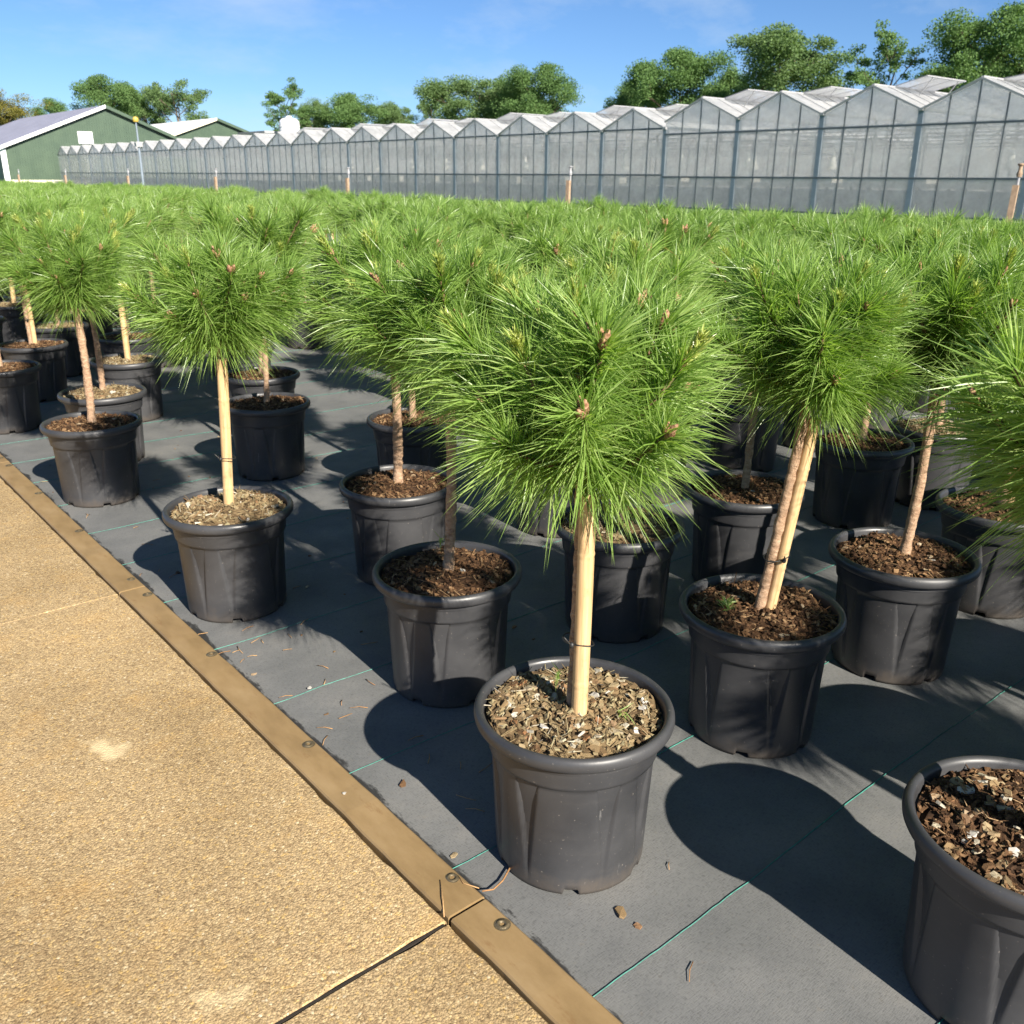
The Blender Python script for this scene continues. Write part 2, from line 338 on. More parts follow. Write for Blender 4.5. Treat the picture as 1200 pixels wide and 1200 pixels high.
EDGE0, EDGE1 = 0.719, 0.797
def slab_mesh(seed, x0, x1, y0, y1):
    """concrete slab with a slightly chipped, uneven top edge"""
    r = np.random.RandomState(seed); nx, ny = 34, 24
    xs = np.linspace(x0, x1, nx); ys = np.linspace(y0, y1, ny)
    b = 0.008
    per = [(x, y0) for x in np.linspace(x0, x1, 90)[:-1]] + [(x1, y) for y in np.linspace(y0, y1, 70)[:-1]] + [(x, y1) for x in np.linspace(x1, x0, 90)[:-1]] + [(x0, y) for y in np.linspace(y1, y0, 70)[:-1]]
    per = np.array(per); n = len(per); cx, cy = (x0 + x1) / 2, (y0 + y1) / 2
    inw = np.stack([np.sign(cx - per[:, 0]) * (np.minimum(per[:, 0] - x0, x1 - per[:, 0]) < 1e-6), np.sign(cy - per[:, 1]) * (np.minimum(per[:, 1] - y0, y1 - per[:, 1]) < 1e-6)], 1)
    k = np.convolve(r.rand(n + 6), np.ones(3) / 3, 'same')[:n]; chip = np.clip((k - 0.55), 0, 1) * 0.014
    rings = [np.c_[per, np.full(n, -0.12)], np.c_[per + inw * chip[:, None] * 0.4, np.full(n, -0.012) - chip * 0.3], np.c_[per + inw * (0.0012 + chip[:, None]), np.full(n, -0.0022)], np.c_[per + inw * (0.0035 + chip[:, None] * 1.15), np.zeros(n)]]
    v = np.concatenate(rings + [np.array([[cx, cy, 0.0]])])
    q = [(a * n + i, a * n + (i + 1) % n, (a + 1) * n + (i + 1) % n, (a + 1) * n + i) for a in range(3) for i in range(n)]
    t = [(3 * n + i, 3 * n + (i + 1) % n, 4 * n) for i in range(n)]
    me = npmesh('slab', v, q, t, False, None, MT['concrete']); return me
path = MB(); path.box(-9.0, EDGE0 - 0.001, -6.0, 62.0, -0.30, -0.09)
pth = tag(path.build('path', simple('sand_bed', (0.05, 0.04, 0.028), 0.95)), kind='structure')
JN = [1.012 - 1.682 * 3 + 1.682 * i for i in range(16)]
for i in range(15):
    for j in range(2):
        xa = EDGE0 - 0.004 - (j + 1) * 2.0 - j * 0.01; xb = xa + 2.0
        ob('slab', slab_mesh(10 + i * 2 + j, xa, xb, JN[i] + 0.002, JN[i + 1] - 0.002), pth, (0, 0, 0.012))
for i in range(16):
    fb = MB(); fb.box(-3.3, EDGE0 - 0.012, JN[i] - 0.0022, JN[i] + 0.0022, -0.05, 0.0108 if i == 3 else 0.0114)
    fb.build('joint_fill', MT['dirt'] if i == 3 else MT['sandfill'], pth)
# steel edging strips with bolts
sm = MB(); L0 = 1.682 - 0.008
prof = [(-0.0, -0.06), (0.0, 0.0), (0.003, 0.0035), (EDGE1 - EDGE0 - 0.004, 0.0035), (EDGE1 - EDGE0, 0.0), (EDGE1 - EDGE0, -0.06)]
nseg = 24; vs_ = []
r_ = np.random.RandomState(2)
for i in range(nseg + 1):
    wob = r_.randn(2) * 0.0006
    for (px, pz) in prof: vs_.append((px + wob[0], i / nseg * L0, pz + (wob[1] if pz >= 0 else 0)))
sm.add(vs_, [(i * 6 + k, i * 6 + k + 1, (i + 1) * 6 + k + 1, (i + 1) * 6 + k) for i in range(nseg) for k in range(5)] + [(0, 5, 4, 3), (nseg * 6, nseg * 6 + 1, nseg * 6 + 2, nseg * 6 + 3)], [(0, 3, 2), (0, 2, 1), (nseg * 6, nseg * 6 + 3, nseg * 6 + 4), (nseg * 6, nseg * 6 + 4, nseg * 6 + 5)])
strip_me = sm.mesh('edging_strip', MT['steel'])
bm_ = MB(); bm_.lathe([(0.0, -0.001), (0.004, -0.0012), (0.0055, 0.0022), (0.0085, 0.0030), (0.0105, 0.0012), (0.0115, 0.0004), (0.0145, 0.0002)], 20)
bolt_me = bm_.mesh('bolt', MT['bolt'], True)
names = {2: 'tan steel edging strip below the joint, beside the wide bark-strewn pot', 3: 'tan steel edging strip running between the two visible joints along the path', 4: 'tan steel edging strip starting beside the front pine on a pale stake'}
for i in range(1, 14):
    s = ob('edging_strip', strip_me, None, (EDGE0, JN[i] + 0.004, 0.0135))
    if i in names: tag(s, names[i], 'edging')
    else: tag(s, 'tan steel edging strip farther along the concrete path', 'edging', 'steel edging strips beyond the visible joints')
    s['group'] = 'steel edging strips along the path'
    for yb in (0.07, 0.606, 1.135, 1.61): ob('bolt', bolt_me, s, (0.060, yb, 0.0040), (0, 0, yb * 9))
# woven mat, gently uneven
xs = np.concatenate([[EDGE1 - 0.012], np.linspace(EDGE1, 3.6, 60), np.linspace(3.75, 12, 30)]); ys = np.concatenate([np.linspace(-6, 0, 30)[:-1], np.linspace(0, 5, 100)[:-1], np.linspace(5, 45, 90)])
gx, gy = np.meshgrid(xs, ys, indexing='ij')
def mat_z(x, y): return 0.0025 * np.sin(3.1 * x + 1.3 * np.sin(2.2 * y)) + 0.002 * np.sin(5.3 * y + 2.1 * np.sin(3.7 * x)) + 0.002
gz = mat_z(gx, gy)
nx, ny = gx.shape
idx = np.arange(nx * ny).reshape(nx, ny)
quads = np.stack([idx[:-1, :-1], idx[1:, :-1], idx[1:, 1:], idx[:-1, 1:]], -1).reshape(-1, 4)
gcov = tag(ob('ground_cover', npmesh('ground_cover', np.stack([gx, gy, gz], -1).reshape(-1, 3), quads, None, True, None, MT['mat'])), kind='structure')
def thread_mesh(y0, seed):
    r = np.random.RandomState(seed); x = np.concatenate([np.arange(EDGE1, 4.0, 0.02), np.arange(4.0, 11.9, 0.2)])
    yy = y0 + 0.0022 * np.convolve(r.randn(len(x)), np.ones(5) / 5, 'same') + 0.009 * np.sin(x * 1.7 + seed) + 0.003 * np.sin(x * 6.1 + 2 * seed)
    wv = 0.0010 + 0.0004 * np.sin(x * 320); z = mat_z(x, yy)
    a = np.stack([x, yy - wv, z + 0.0018], -1); b = np.stack([x, yy, z + 0.003], -1); c = np.stack([x, yy + wv, z + 0.0018], -1)
    v = np.concatenate([a, b, c]); n = len(x); i = np.arange(n - 1)
    q = np.concatenate([np.stack([i, i + 1, n + i + 1, n + i], -1), np.stack([n + i, n + i + 1, 2 * n + i + 1, 2 * n + i], -1)])
    return npmesh('thread', v, q, None, False, None, MT['thread'])
for k in range(-4, 40): ob('thread', thread_mesh(0.749 + 0.3635 * k, k + 5), gcov)

# ------------------------------------------------------------------ potted pine meshes
POT_R = 0.1822; PZ = 0.9313; KP = 1.0266
SOIL_Z = 0.316 * PZ
def pot_mesh():
    n = 288; ang = np.arange(n) * 2 * np.pi / n
    prof = [(0.0, 0.700), (0.004, 0.758), (0.012, 0.768), (0.03, 0.772), (0.06, 0.778), (0.09, 0.784), (0.12, 0.790), (0.15, 0.797), (0.18, 0.804), (0.21, 0.811), (0.24, 0.819), (0.249, 0.822), (0.252, 0.848), (0.258, 0.853), (0.29, 0.872), (0.306, 0.880), (0.3061, 0.845), (0.27, 0.83), (0.2, 0.78), (0.02, 0.73)]
    V = []
    for (z, rr) in prof:
        r = np.full(n, rr * POT_R); zz = np.full(n, z)
        if 0.055 < z < 0.2495 and rr > 0.75 and prof.index((z, rr)) < 13:
            f = (z - 0.055) / (0.249 - 0.055)
            for k in range(4):
                for s in (-1, 1):
                    c = R(90 * k + s * 16.5); d = np.abs((ang - c + np.pi) % (2 * np.pi) - np.pi); wd = R(1.5 + 7.5 * f)
                    r -= 0.0085 * (0.35 + 0.65 * f) * np.clip(3.2 * (1 - d / wd), 0, 1)
        if z <= 0.012:
            for k in range(6):
                c = R(60 * k + 20); d = np.abs((ang - c + np.pi) % (2 * np.pi) - np.pi); m_ = d < R(5.5)
                zz[m_] = 0.016 + z * 0.1
        V.append(np.stack([r * np.cos(ang), r * np.sin(ang), zz * PZ], -1))
    V = np.concatenate(V); m_ = len(prof); i, k = np.meshgrid(np.arange(m_ - 1), np.arange(n), indexing='ij')
    q = np.stack([i * n + k, i * n + (k + 1) % n, (i + 1) * n + (k + 1) % n, (i + 1) * n + k], -1).reshape(-1, 4)
    me = npmesh('pot', V, q, None, True, None, MT['pot']); return me
def rim_mesh():
    b = MB(); pr = []
    for a in range(-95, 181, 23): pr.append((POT_R * 0.945 + 0.0094 * math.cos(R(a)), 0.3200 + 0.0150 * math.sin(R(a))))
    pr = [(POT_R * 0.868, 0.3045)] + pr + [(POT_R * 0.885, 0.29)]
    b.lathe([(r_, z_ * PZ) for r_, z_ in pr], 96); return b.mesh('rim', MT['pot'], True)
POT, RIM = pot_mesh(), rim_mesh()

def soil_mesh(seed, mat, mound=0.012, chips=420):
    r = np.random.RandomState(seed); nr, na = 22, 56; rad = POT_R * 0.872
    V = []; T = []
    ph = r.rand(8) * 6.28; fr = r.uniform(15, 70, (8, 2)) * r.choice([-1, 1], (8, 2))
    def hz(x, y):
        z = mound * (1 - (x * x + y * y) / rad ** 2)
        for p, f_ in zip(ph, fr): z = z + 0.0016 * np.sin(f_[0] * x + f_[1] * y + p)
        return z
    for i in range(nr):
        rr = rad * i / (nr - 1)
        for k in range(na):
            a = 2 * np.pi * k / na + i * 0.1; x, y = rr * np.cos(a), rr * np.sin(a)
            V.append((x, y, hz(x, y) + r.randn() * 0.0022)); T.append(np.clip(0.3 + 0.25 * r.randn(), 0, 1))
    V = np.array(V); i, k = np.meshgrid(np.arange(nr - 1), np.arange(na), indexing='ij')
    Q = np.stack([i * na + k, (i + 1) * na + k, (i + 1) * na + (k + 1) % na, i * na + (k + 1) % na], -1).reshape(-1, 4)
    # small crumbs and fibres
    Vs = [V]; Qs = [Q]; Ts = [np.array(T)]; off = len(V)
    base = np.array([(-1, -1, -1), (1, -1, -1), (1, 1, -1), (-1, 1, -1), (-1, -1, 1), (1, -1, 1), (1, 1, 1), (-1, 1, 1)], float)
    fq = np.array([(0, 3, 2, 1), (4, 5, 6, 7), (0, 1, 5, 4), (1, 2, 6, 5), (2, 3, 7, 6), (3, 0, 4, 7)])
    for c in range(chips):
        rr = rad * 0.98 * math.sqrt(r.rand()); a = r.rand() * 6.283; x, y = rr * np.cos(a), rr * np.sin(a)
        s = np.array([r.uniform(0.003, 0.008), r.uniform(0.002, 0.0055), r.uniform(0.0008, 0.0025)])
        if c % 5 == 0: s = np.array([r.uniform(0.012, 0.026), 0.0007, 0.0006])
        rot = np.array(Euler((r.randn() * 0.5, r.randn() * 0.5, r.rand() * 6.28)).to_matrix())
        vv = (base * s * r.uniform(0.6, 1.2, (8, 3))) @ rot.T + np.array([x, y, hz(x, y) + 0.003])
        Vs.append(vv); Qs.append(fq + off); off += 8; Ts.append(np.full(8, np.clip(r.beta(1.6, 1.6) + (0.2 if c % 5 == 0 else 0), 0, 1)))
    return npmesh('soil', np.concatenate(Vs), np.concatenate(Qs), None, False, {'tint': np.concatenate(Ts)}, mat), hz
SOIL_P = [soil_mesh(1, MT['mulch'], 0.006, 900), soil_mesh(2, MT['mulch'], 0.016, 700)]
SOIL_D = [soil_mesh(3, MT['peat'], 0.010, 800), soil_mesh(4, MT['peat'], 0.014, 600)]
def chip_mesh(seed, mat, stretch=1.0):
    r = np.random.RandomState(seed)
    n = 6; a = np.sort(r.rand(n) * 0.6 + np.arange(n)) / n * 6.283; rr = r.uniform(0.6, 1.1, n)
    top = np.stack([rr * np.cos(a) * stretch, rr * np.sin(a), 0.16 + 0.14 * r.randn(n)], -1); bot = top * [1.05, 1.05, 0] + [0, 0, -0.2]
    v = np.concatenate([top, bot, [[0, 0, 0.2]], [[0, 0, -0.22]]])
    q = [(i, n + i, n + (i + 1) % n, (i + 1) % n) for i in range(n)]; t = [(i, (i + 1) % n, 2 * n) for i in range(n)] + [(n + (i + 1) % n, n + i, 2 * n + 1) for i in range(n)]
    return npmesh('wood_chip', v, q, t, False, None, mat)
CHIPS = [chip_mesh(i, MT['chip'], 1 + 0.5 * (i % 3)) for i in range(7)]
DCHIPS = [chip_mesh(20 + i, MT['darkchip'], 1 + 0.5 * (i % 3)) for i in range(5)]
STONES = [chip_mesh(40 + i, MT['white'], 1.2) for i in range(3)]

def trunk_mesh(seed, r0=0.0135, length=0.44):
    r = np.random.RandomState(seed); n, m_ = 14, 40; V = []
    bx, by = r.randn(2) * 0.004
    for i in range(m_ + 1):
        t = i / m_; z = -0.03 + t * length; rad = r0 * (1.22 - 0.28 * min(1, t * 6)) * (1 - 0.12 * t) + 0.0007 * r.randn()
        cx, cy = bx * math.sin(t * 3.1), by * math.sin(t * 4.2)
        for k in range(n):
            a = 2 * math.pi * k / n; q = rad * (1 + 0.05 * r.randn()); V.append((cx + q * math.cos(a), cy + q * math.sin(a), z))
    Q = [(i * n + k, i * n + (k + 1) % n, (i + 1) * n + (k + 1) % n, (i + 1) * n + k) for i in range(m_) for k in range(n)]
    return npmesh('trunk', V, Q, None, True, None, MT['bark'])
TRUNKS = [trunk_mesh(i, 0.0125 + 0.0012 * i) for i in range(4)]
def stake_mesh(seed, r0):
    b = MB(); r = random.Random(seed); pts = []; rad = []; z = -0.05; nodes = [0.075 + r.uniform(-.02, .02), 0.26 + r.uniform(-.03, .03)]
    for i in range(90):
        z = -0.05 + i * 0.0048; k = min(abs(z - q) for q in nodes)
        pts.append((0.002 * math.sin(z * 6), 0, z)); rad.append(r0 * (1.0 + (0.07 if k < 0.003 else 0.0) - (0.03 if 0.003 <= k < 0.007 else 0)))
    b.tube(pts, rad, 18); return b.mesh('stake', MT['stake'], True)
STAKES = [stake_mesh(1, 0.0146), stake_mesh(2, 0.0125), stake_mesh(3, 0.011)]
tb = MB()
tb.tube([(0.031 * math.cos(a) * 0.62, 0.031 * math.sin(a), 0.002 * math.sin(a * 2)) for a in np.linspace(0, 2 * math.pi, 25)], 0.0013, 6, False)
tb.tube([(0.019, 0.006, 0), (0.026, 0.002, 0.003), (0.031, -0.003, 0.012), (0.034, -0.006, 0.017)], 0.0016, 6)
tb.lathe([(0.0, -0.006), (0.004, -0.004), (0.0048, 0), (0.004, 0.004), (0.0, 0.006)], 8, (0.0225, 0.003, 0))
TIE = tb.mesh('tie', MT['tie'], True)

def needles(r, P, Tn, length, theta, width, droop, tintb):
    """numpy needle blades: P base points, Tn axis, returns verts, quads, tris, tint"""
    n = len(P)
    a = r.rand(n) * 2 * np.pi
    ref = np.where(np.abs(Tn[:, 2:3]) < 0.9, np.array([[0, 0, 1.0]]), np.array([[1.0, 0, 0]]))
    N = np.cross(Tn, ref); N /= np.linalg.norm(N, axis=1, keepdims=True); B = np.cross(Tn, N)
    rad = N * np.cos(a)[:, None] + B * np.sin(a)[:, None]
    d = Tn * np.cos(theta)[:, None] + rad * np.sin(theta)[:, None]
    g_ = np.array([[0, 0, -1.0]])
    side = np.cross(d, r.randn(n, 3)); side /= np.linalg.norm(side, axis=1, keepdims=True); nor = np.cross(d, side)
    l = length[:, None]; dr = droop[:, None]
    curl = rad * (r.randn(n) * 0.09)[:, None] + side * (r.randn(n) * 0.09)[:, None]
    p0 = P; p1 = P + d * l * 0.5 + g_ * dr * 0.25 * l + curl * l * 0.4; p2 = P + d * l + g_ * dr * l + curl * l
    w_ = (width * 0.5)[:, None]; f_ = w_ * 0.55
    vs_ = np.stack([p0 - side * w_ * 0.8, p0 + nor * f_, p0 + side * w_ * 0.8, p1 - side * w_, p1 + nor * f_, p1 + side * w_, p2], 1)
    o = (np.arange(n) * 7)[:, None]
    q = np.concatenate([o + np.array([[0, 1, 4, 3]]), o + np.array([[1, 2, 5, 4]])]); t = np.concatenate([o + np.array([[3, 4, 6]]), o + np.array([[4, 5, 6]])])
    return vs_.reshape(-1, 3), q, t, np.repeat(tintb, 7)

def make_crown(seed, per=430, width=0.0024, rings=None, size=1.0, low=True):
    """returns (needle mesh, branch mesh, [(tip, direction)]) ; local origin at the top of the stem"""
    r = np.random.RandomState(seed); sh = []
    rings = rings or [(1, 84, 0.225, 0.08), (4, 64, 0.235, 0.07), (6, 44, 0.225, 0.06), (4, 34, 0.13, 0.11), (6, 22, 0.205, 0.05), (6, 6, 0.165, 0.045)]
    for (cnt, el, ln, z0) in rings:
        a0 = r.rand() * 6.28
        for k in range(cnt):
            a = a0 + 6.283 * k / cnt + r.randn() * 0.22; e = R(el + r.randn() * 8)
            d = np.array([math.cos(a) * math.cos(e), math.sin(a) * math.cos(e), math.sin(e)])
            sh.append((d, ln * r.uniform(0.86, 1.07) * size, z0 + r.rand() * 0.03, el))
    VV = []; QQ = []; TT = []; CC = []; off = 0; br = MB(); tips = []
    for (d, ln, z0, el) in sh:
        b0 = np.array([0, 0, z0 - 0.02]); bend = np.array([0, 0, 0.085 if el < 30 else 0.06 if el < 60 else 0.0]) + r.randn(3) * 0.02
        def path(t): return b0 + d * ln * t[:, None] + bend * (t[:, None] ** 2)
        tt = np.linspace(0, 1, 7); pp = path(tt); br.tube([tuple(p) for p in pp], [0.0062 - 0.0024 * t for t in tt], 6)
        tang = d * ln + 2 * bend; tang /= np.linalg.norm(tang); tips.append((pp[-1], tang))
        n = int(per * r.uniform(0.85, 1.15) / 2) * 2
        t = 1 - np.abs(r.rand(n // 2)) ** 1.25 * 0.86; t = np.repeat(np.clip(t, 0.1, 1), 2)
        P = path(t); Tn = d * ln + 2 * bend * t[:, None]; Tn /= np.linalg.norm(Tn, axis=1, keepdims=True)
        th = np.radians(64 - 32 * t + r.randn(n) * 14) ; length = (0.128 - 0.016 * np.clip((t - 0.85) / 0.15, 0, 1)) * r.uniform(0.62, 1.15, n) * size
        wd = width * r.uniform(0.8, 1.15, n); dr = np.abs(r.normal(0.13, 0.07, n)) + (0.09 if el < 30 else 0.03) + (0.05 if el < 10 else 0)
        st = r.get_state(); tint = np.clip(r.normal(0.52, 0.22, n), 0, 0.95); tint[r.rand(n) < 0.006] = 1.0
        v, q, t3, c = needles(r, P, Tn, length, th, wd, dr, tint)
        VV.append(v); QQ.append(q + off); TT.append(t3 + off); CC.append(c); off += len(v)
    me = npmesh('crown', np.concatenate(VV), np.concatenate(QQ), np.concatenate(TT), False, {'tint': np.concatenate(CC)}, MT['needle'])
    return me, br.mesh('branches', MT['twig'], True), tips

def bud_mesh(seed):
    r = np.random.RandomState(seed); V = []; Q = []; C = []; off = 0; k = r.randint(2, 5)
    for j in range(k):
        a = 6.283 * j / k; ti = np.array([math.cos(a) * 0.35, math.sin(a) * 0.35, 1.0]) if j else np.array([0.05, 0, 1.0])
        ti /= np.linalg.norm(ti); L_ = r.uniform(0.016, 0.026); b0 = np.array([math.cos(a), math.sin(a), 0]) * (0.003 if j else 0)
        n, m_ = 9, 9; ref = np.array([1, 0, 0]) - ti * ti[0]; ref /= np.linalg.norm(ref); bb = np.cross(ti, ref)
        for i in range(m_):
            t = i / (m_ - 1); rad = 0.0046 * (math.sin(math.pi * min(1, (0.18 + 0.82 * t))) ** 0.8 + 0.04) * (1.16 if i % 2 else 0.92)
            for q in range(n):
                an = 6.283 * (q + 0.5 * (i % 2)) / n; V.append(b0 + ti * L_ * t + (ref * math.cos(an) + bb * math.sin(an)) * rad); C.append(np.clip((0.75 if i % 2 else 0.2) + 0.2 * r.randn(), 0, 1))
        Q += [(off + i * n + q, off + i * n + (q + 1) % n, off + (i + 1) * n + (q + 1) % n, off + (i + 1) * n + q) for i in range(m_ - 1) for q in range(n)]; off += n * m_
    return npmesh('bud', V, Q, None, True, {'tint': C}, MT['bud'])
def candle_mesh(seed):
    r = np.random.RandomState(seed); n = 150; t = r.rand(n); P = np.stack([r.randn(n) * 0.003, r.randn(n) * 0.003, 0.004 + t * 0.046], -1)
    Tn = np.tile([[0.0, 0, 1]], (n, 1)); th = np.radians(24 + 16 * r.rand(n)); ln = r.uniform(0.014, 0.028, n)
    v, q, t3, c = needles(r, P, Tn, ln, th, np.full(n, 0.0030), np.full(n, 0.0), np.clip(r.normal(0.45, 0.25, n), 0, 1))
    return npmesh('bud', v, q, t3, False, {'tint': c}, MT['candle'])
BUDS = [bud_mesh(i) for i in range(5)]; CANDLES = [candle_mesh(i) for i in range(3)]
HERO = [make_crown(100 + i, 400, 0.0026) for i in range(6)]
MID = [make_crown(200 + i, 175, 0.0038, [(5, 70, 0.215, 0.07), (8, 50, 0.215, 0.06), (5, 36, 0.13, 0.11), (9, 25, 0.205, 0.05), (6, 7, 0.165, 0.045)]) for i in range(5)]
SPRIG = None

# ------------------------------------------------------------------ the potted pines
def potted_pine(x, y, label, group=None, near=False, crown=None, rz=0.0, potrz=0.0, pale=False, lean=(0, 0), stem='both', stake_side=200, sc=1.0, csc=1.0, chips=0, seed=0, soil=None, cz=0.0, stalk=0.0):
    r = random.Random(seed * 7 + 3)
    root = empty('potted_pine', (x, y, float(mat_z(x, y)) - 0.001))
    tag(root, label, 'pine tree', group)
    pot = ob('pot', POT, root, (0, 0, 0), (0, 0, potrz)); ob('rim', RIM, pot)
    sm_, hz = soil or (SOIL_P if pale else SOIL_D)[seed % 2]
    so_ = ob('soil', sm_, root, (0, 0, SOIL_Z), (0, 0, 0)); so_['label'] = 'pale chip mulch over the soil' if pale else 'dark crumbly peat soil'
    lv = Vector((lean[0], lean[1], 1)).normalized(); q = Vector((0, 0, 1)).rotation_difference(lv).to_euler()
    top = 0.705 + cz
    k = (top - SOIL_Z + 0.03) / 0.41
    ang = R(stake_side); off = Vector((math.cos(ang), math.sin(ang), 0))
    tp = -off * 0.006 if stem == 'both' else Vector((0, 0, 0))
    if stem in ('both', 'trunk'):
        ob('trunk', TRUNKS[seed % 4], root, Vector((0, 0, SOIL_Z)) + tp, q, (1, 1, k))
    if stem in ('both', 'stake'):
        sp = tp + off * (0.024 if stem == 'both' else 0.0)
        if stem == 'stake':
            ob('trunk', TRUNKS[0], root, Vector((0, 0, SOIL_Z)) - off * 0.017, q, (0.7, 0.7, k))
        ob('stake', STAKES[seed % 3 if stem == 'both' else 0], root, Vector((0, 0, SOIL_Z)) + sp, q, (1, 1, k))
    if stem in ('both', 'stake'):
        h_ = 0.135 + 0.05 * r.random(); ob('tie', TIE, root, Vector((0, 0, SOIL_Z)) + lv * h_ + off * 0.006, (q.x, q.y, ang - 1.2))
    cme, bme, tips = crown or (HERO if near else MID)[seed % (6 if near else 5)]
    cp = Vector((0, 0, SOIL_Z)) + lv * ((top - SOIL_Z) / lv.z)
    co = ob('crown', cme, root, cp, (lean[1] * -0.6, lean[0] * 0.6, rz), csc)
    ob('branches', bme, co)
    if near:
        for i, (p, d) in enumerate(tips):
            if r.random() < (0.9 if near == 2 else 0.7):
                cand = d[2] > 0.72 and r.random() < 0.5
                ob('bud', (CANDLES if cand else BUDS)[r.randrange(3)], co, p, Vector(d).to_track_quat('Z', 'Y').to_euler(), r.uniform(0.8, 1.05) if cand else r.uniform(1.0, 1.45))
                if cand: ob('bud', BUDS[r.randrange(5)], co, p, Vector(d).to_track_quat('Z', 'Y').to_euler(), 0.8)
    for i in range(chips):
        rr = POT_R * 0.82 * math.sqrt(r.random()); a = r.random() * 6.283; cx_, cy_2 = rr * math.cos(a), rr * math.sin(a)
        if math.hypot(cx_ , cy_2) < 0.03: continue
        s = r.uniform(0.0045, 0.0105) if pale else r.uniform(0.003, 0.0075) if seed != 6 else r.uniform(0.005, 0.011)
        white = r.random() < (0.06 if pale else 0.02)
        me = (STONES if white else CHIPS if pale else DCHIPS)[r.randrange(3 if white else 7 if pale else 5)]
        ob('stone' if white else 'wood_chip', me, so_, (cx_, cy_2, float(hz(cx_, cy_2)) + 0.004), (r.gauss(0, .35), r.gauss(0, .35), r.random() * 6.28), s)
    return root

NEAR = [
    # key, y(u), x(v), settings
    dict(y=1.010, x=0.994, label='round pine beside the steel edging joint, tan stake, pot topped with pale chips', near=2, crown=HERO[0], rz=0.4, potrz=R(268), pale=True, soil=SOIL_P[0], lean=(0.004, 0.004), stem='both', stake_side=258, chips=150, seed=0, csc=1.0, cz=0.02),
    dict(y=1.630, x=1.170, label='pine with one bare brown stem, reddish peat, behind the chip-topped pot', near=2, crown=HERO[1], rz=1.7, potrz=R(300), lean=(0.02, -0.02), stem='trunk', chips=60, seed=1, cz=0.02, csc=0.97),
    dict(y=2.367, x=0.952, label='pine on a smooth pale stake next to the path, straw-coloured mulch mound', near=2, crown=HERO[2], rz=2.9, potrz=R(225), pale=True, soil=SOIL_P[1], lean=(0.035, -0.03), stem='stake', stake_side=262, chips=90, seed=2, csc=0.93, cz=0.035),
    dict(y=3.595, x=0.951, label='pine with slanting brown stem at the path edge beyond the pale-staked pine', near=2, crown=HERO[3], rz=0.2, potrz=R(240), lean=(0.02, 0.03), stem='trunk', chips=50, seed=3, pale=False, csc=0.95),
    dict(y=1.041, x=1.584, label='pine leaning on a tan stake tied with wire, dark peat with green weed', near=2, crown=HERO[4], rz=4.2, potrz=R(250), lean=(0.085, -0.07), stem='both', stake_side=-40, chips=80, seed=4, csc=0.92, cz=0.045),
    dict(y=0.997, x=2.105, label='pine with mottled stem and dark peat, behind the leaning staked pine', near=2, crown=HERO[5], rz=5.0, potrz=R(232), lean=(0.03, -0.02), stem='trunk', chips=60, seed=5),
    dict(y=0.352, x=1.282, label='pine whose wide rim and bark-strewn soil stand lowest along the woven mat', near=2, crown=HERO[2], rz=1.0, potrz=R(215), pale=True, soil=soil_mesh(9, MT['peat'], 0.008, 900), lean=(0.02, -0.02), stem='both', stake_side=200, chips=130, seed=6, csc=1.0, cz=0.04),
    dict(y=2.270, x=1.449, label='pine in shaded pot with orange-brown stem and a white stone on dark soil', near=2, crown=HERO[0], rz=2.2, potrz=R(200), lean=(0.0, 0.0), stem='trunk', chips=50, seed=7, csc=1.12),
    dict(y=3.481, x=1.603, label='pine behind the pale-staked pine, dark shaded pot beside the empty aisle', near=1, crown=HERO[5], rz=0.9, potrz=R(230), lean=(0.02, -0.01), stem='trunk', chips=30, seed=8, csc=1.12),
    dict(y=4.082, x=1.142, label='pine with dark thin stem and pale sunlit mulch behind the slanting-stem pine', near=1, crown=HERO[1], rz=3.9, potrz=R(240), pale=True, lean=(0.0, 0.03), stem='trunk', chips=30, seed=9),
    dict(y=5.535, x=1.224, label='pine with paired stake and stem over a dark pot far along the path side', near=1, crown=HERO[3], rz=2.5, lean=(0.0, 0.04), stem='both', stake_side=-60, chips=20, seed=10),
    dict(y=1.637, x=2.999, label='pine with black pot and bright stem behind the mottled-stem pine', near=1, crown=HERO[4], rz=0.6, lean=(0.02, 0), stem='trunk', chips=40, seed=11),
    dict(y=1.569, x=2.230, label='pine with thin shaded stem directly behind the leaning staked pine', near=1, crown=HERO[0], rz=5.5, lean=(0.01, 0), stem='trunk', chips=40, seed=12),
    dict(y=1.600, x=1.720, label='pine mostly hidden behind the chip-topped pot, its pot half in sun', near=1, crown=HERO[3], rz=3.3, lean=(0.01, 0), stem='trunk', chips=30, seed=13, pale=True),
    dict(y=4.911, x=0.928, label='pine at the path edge next after the slanting-stem pine', near=1, crown=HERO[4], rz=1.9, lean=(0, 0.02), stem='trunk', chips=20, seed=14),
    dict(y=4.043, x=1.850, label='pine in the second row behind the shaded aisle-side pot', near=1, crown=HERO[2], rz=4.4, lean=(0.01, 0), stem='trunk', seed=15, csc=1.1),
    dict(y=4.780, x=1.480, label='pine with pale double stake and moss-coloured mulch in a half-lit pot', near=1, crown=HERO[1], rz=0.8, lean=(0, 0), stem='stake', stake_side=230, pale=True, seed=16),
    dict(y=1.009, x=2.683, label='pine behind the bark-strewn pot, half lost behind overhanging needles', near=1, crown=HERO[3], rz=2.6, lean=(0.02, 0), stem='both', stake_side=-50, seed=17),
    dict(y=2.900, x=1.930, label='pine across the empty aisle whose pot shows left of the white-stone pot', near=1, crown=HERO[5], rz=1.3, lean=(0, 0), stem='trunk', seed=18),
]
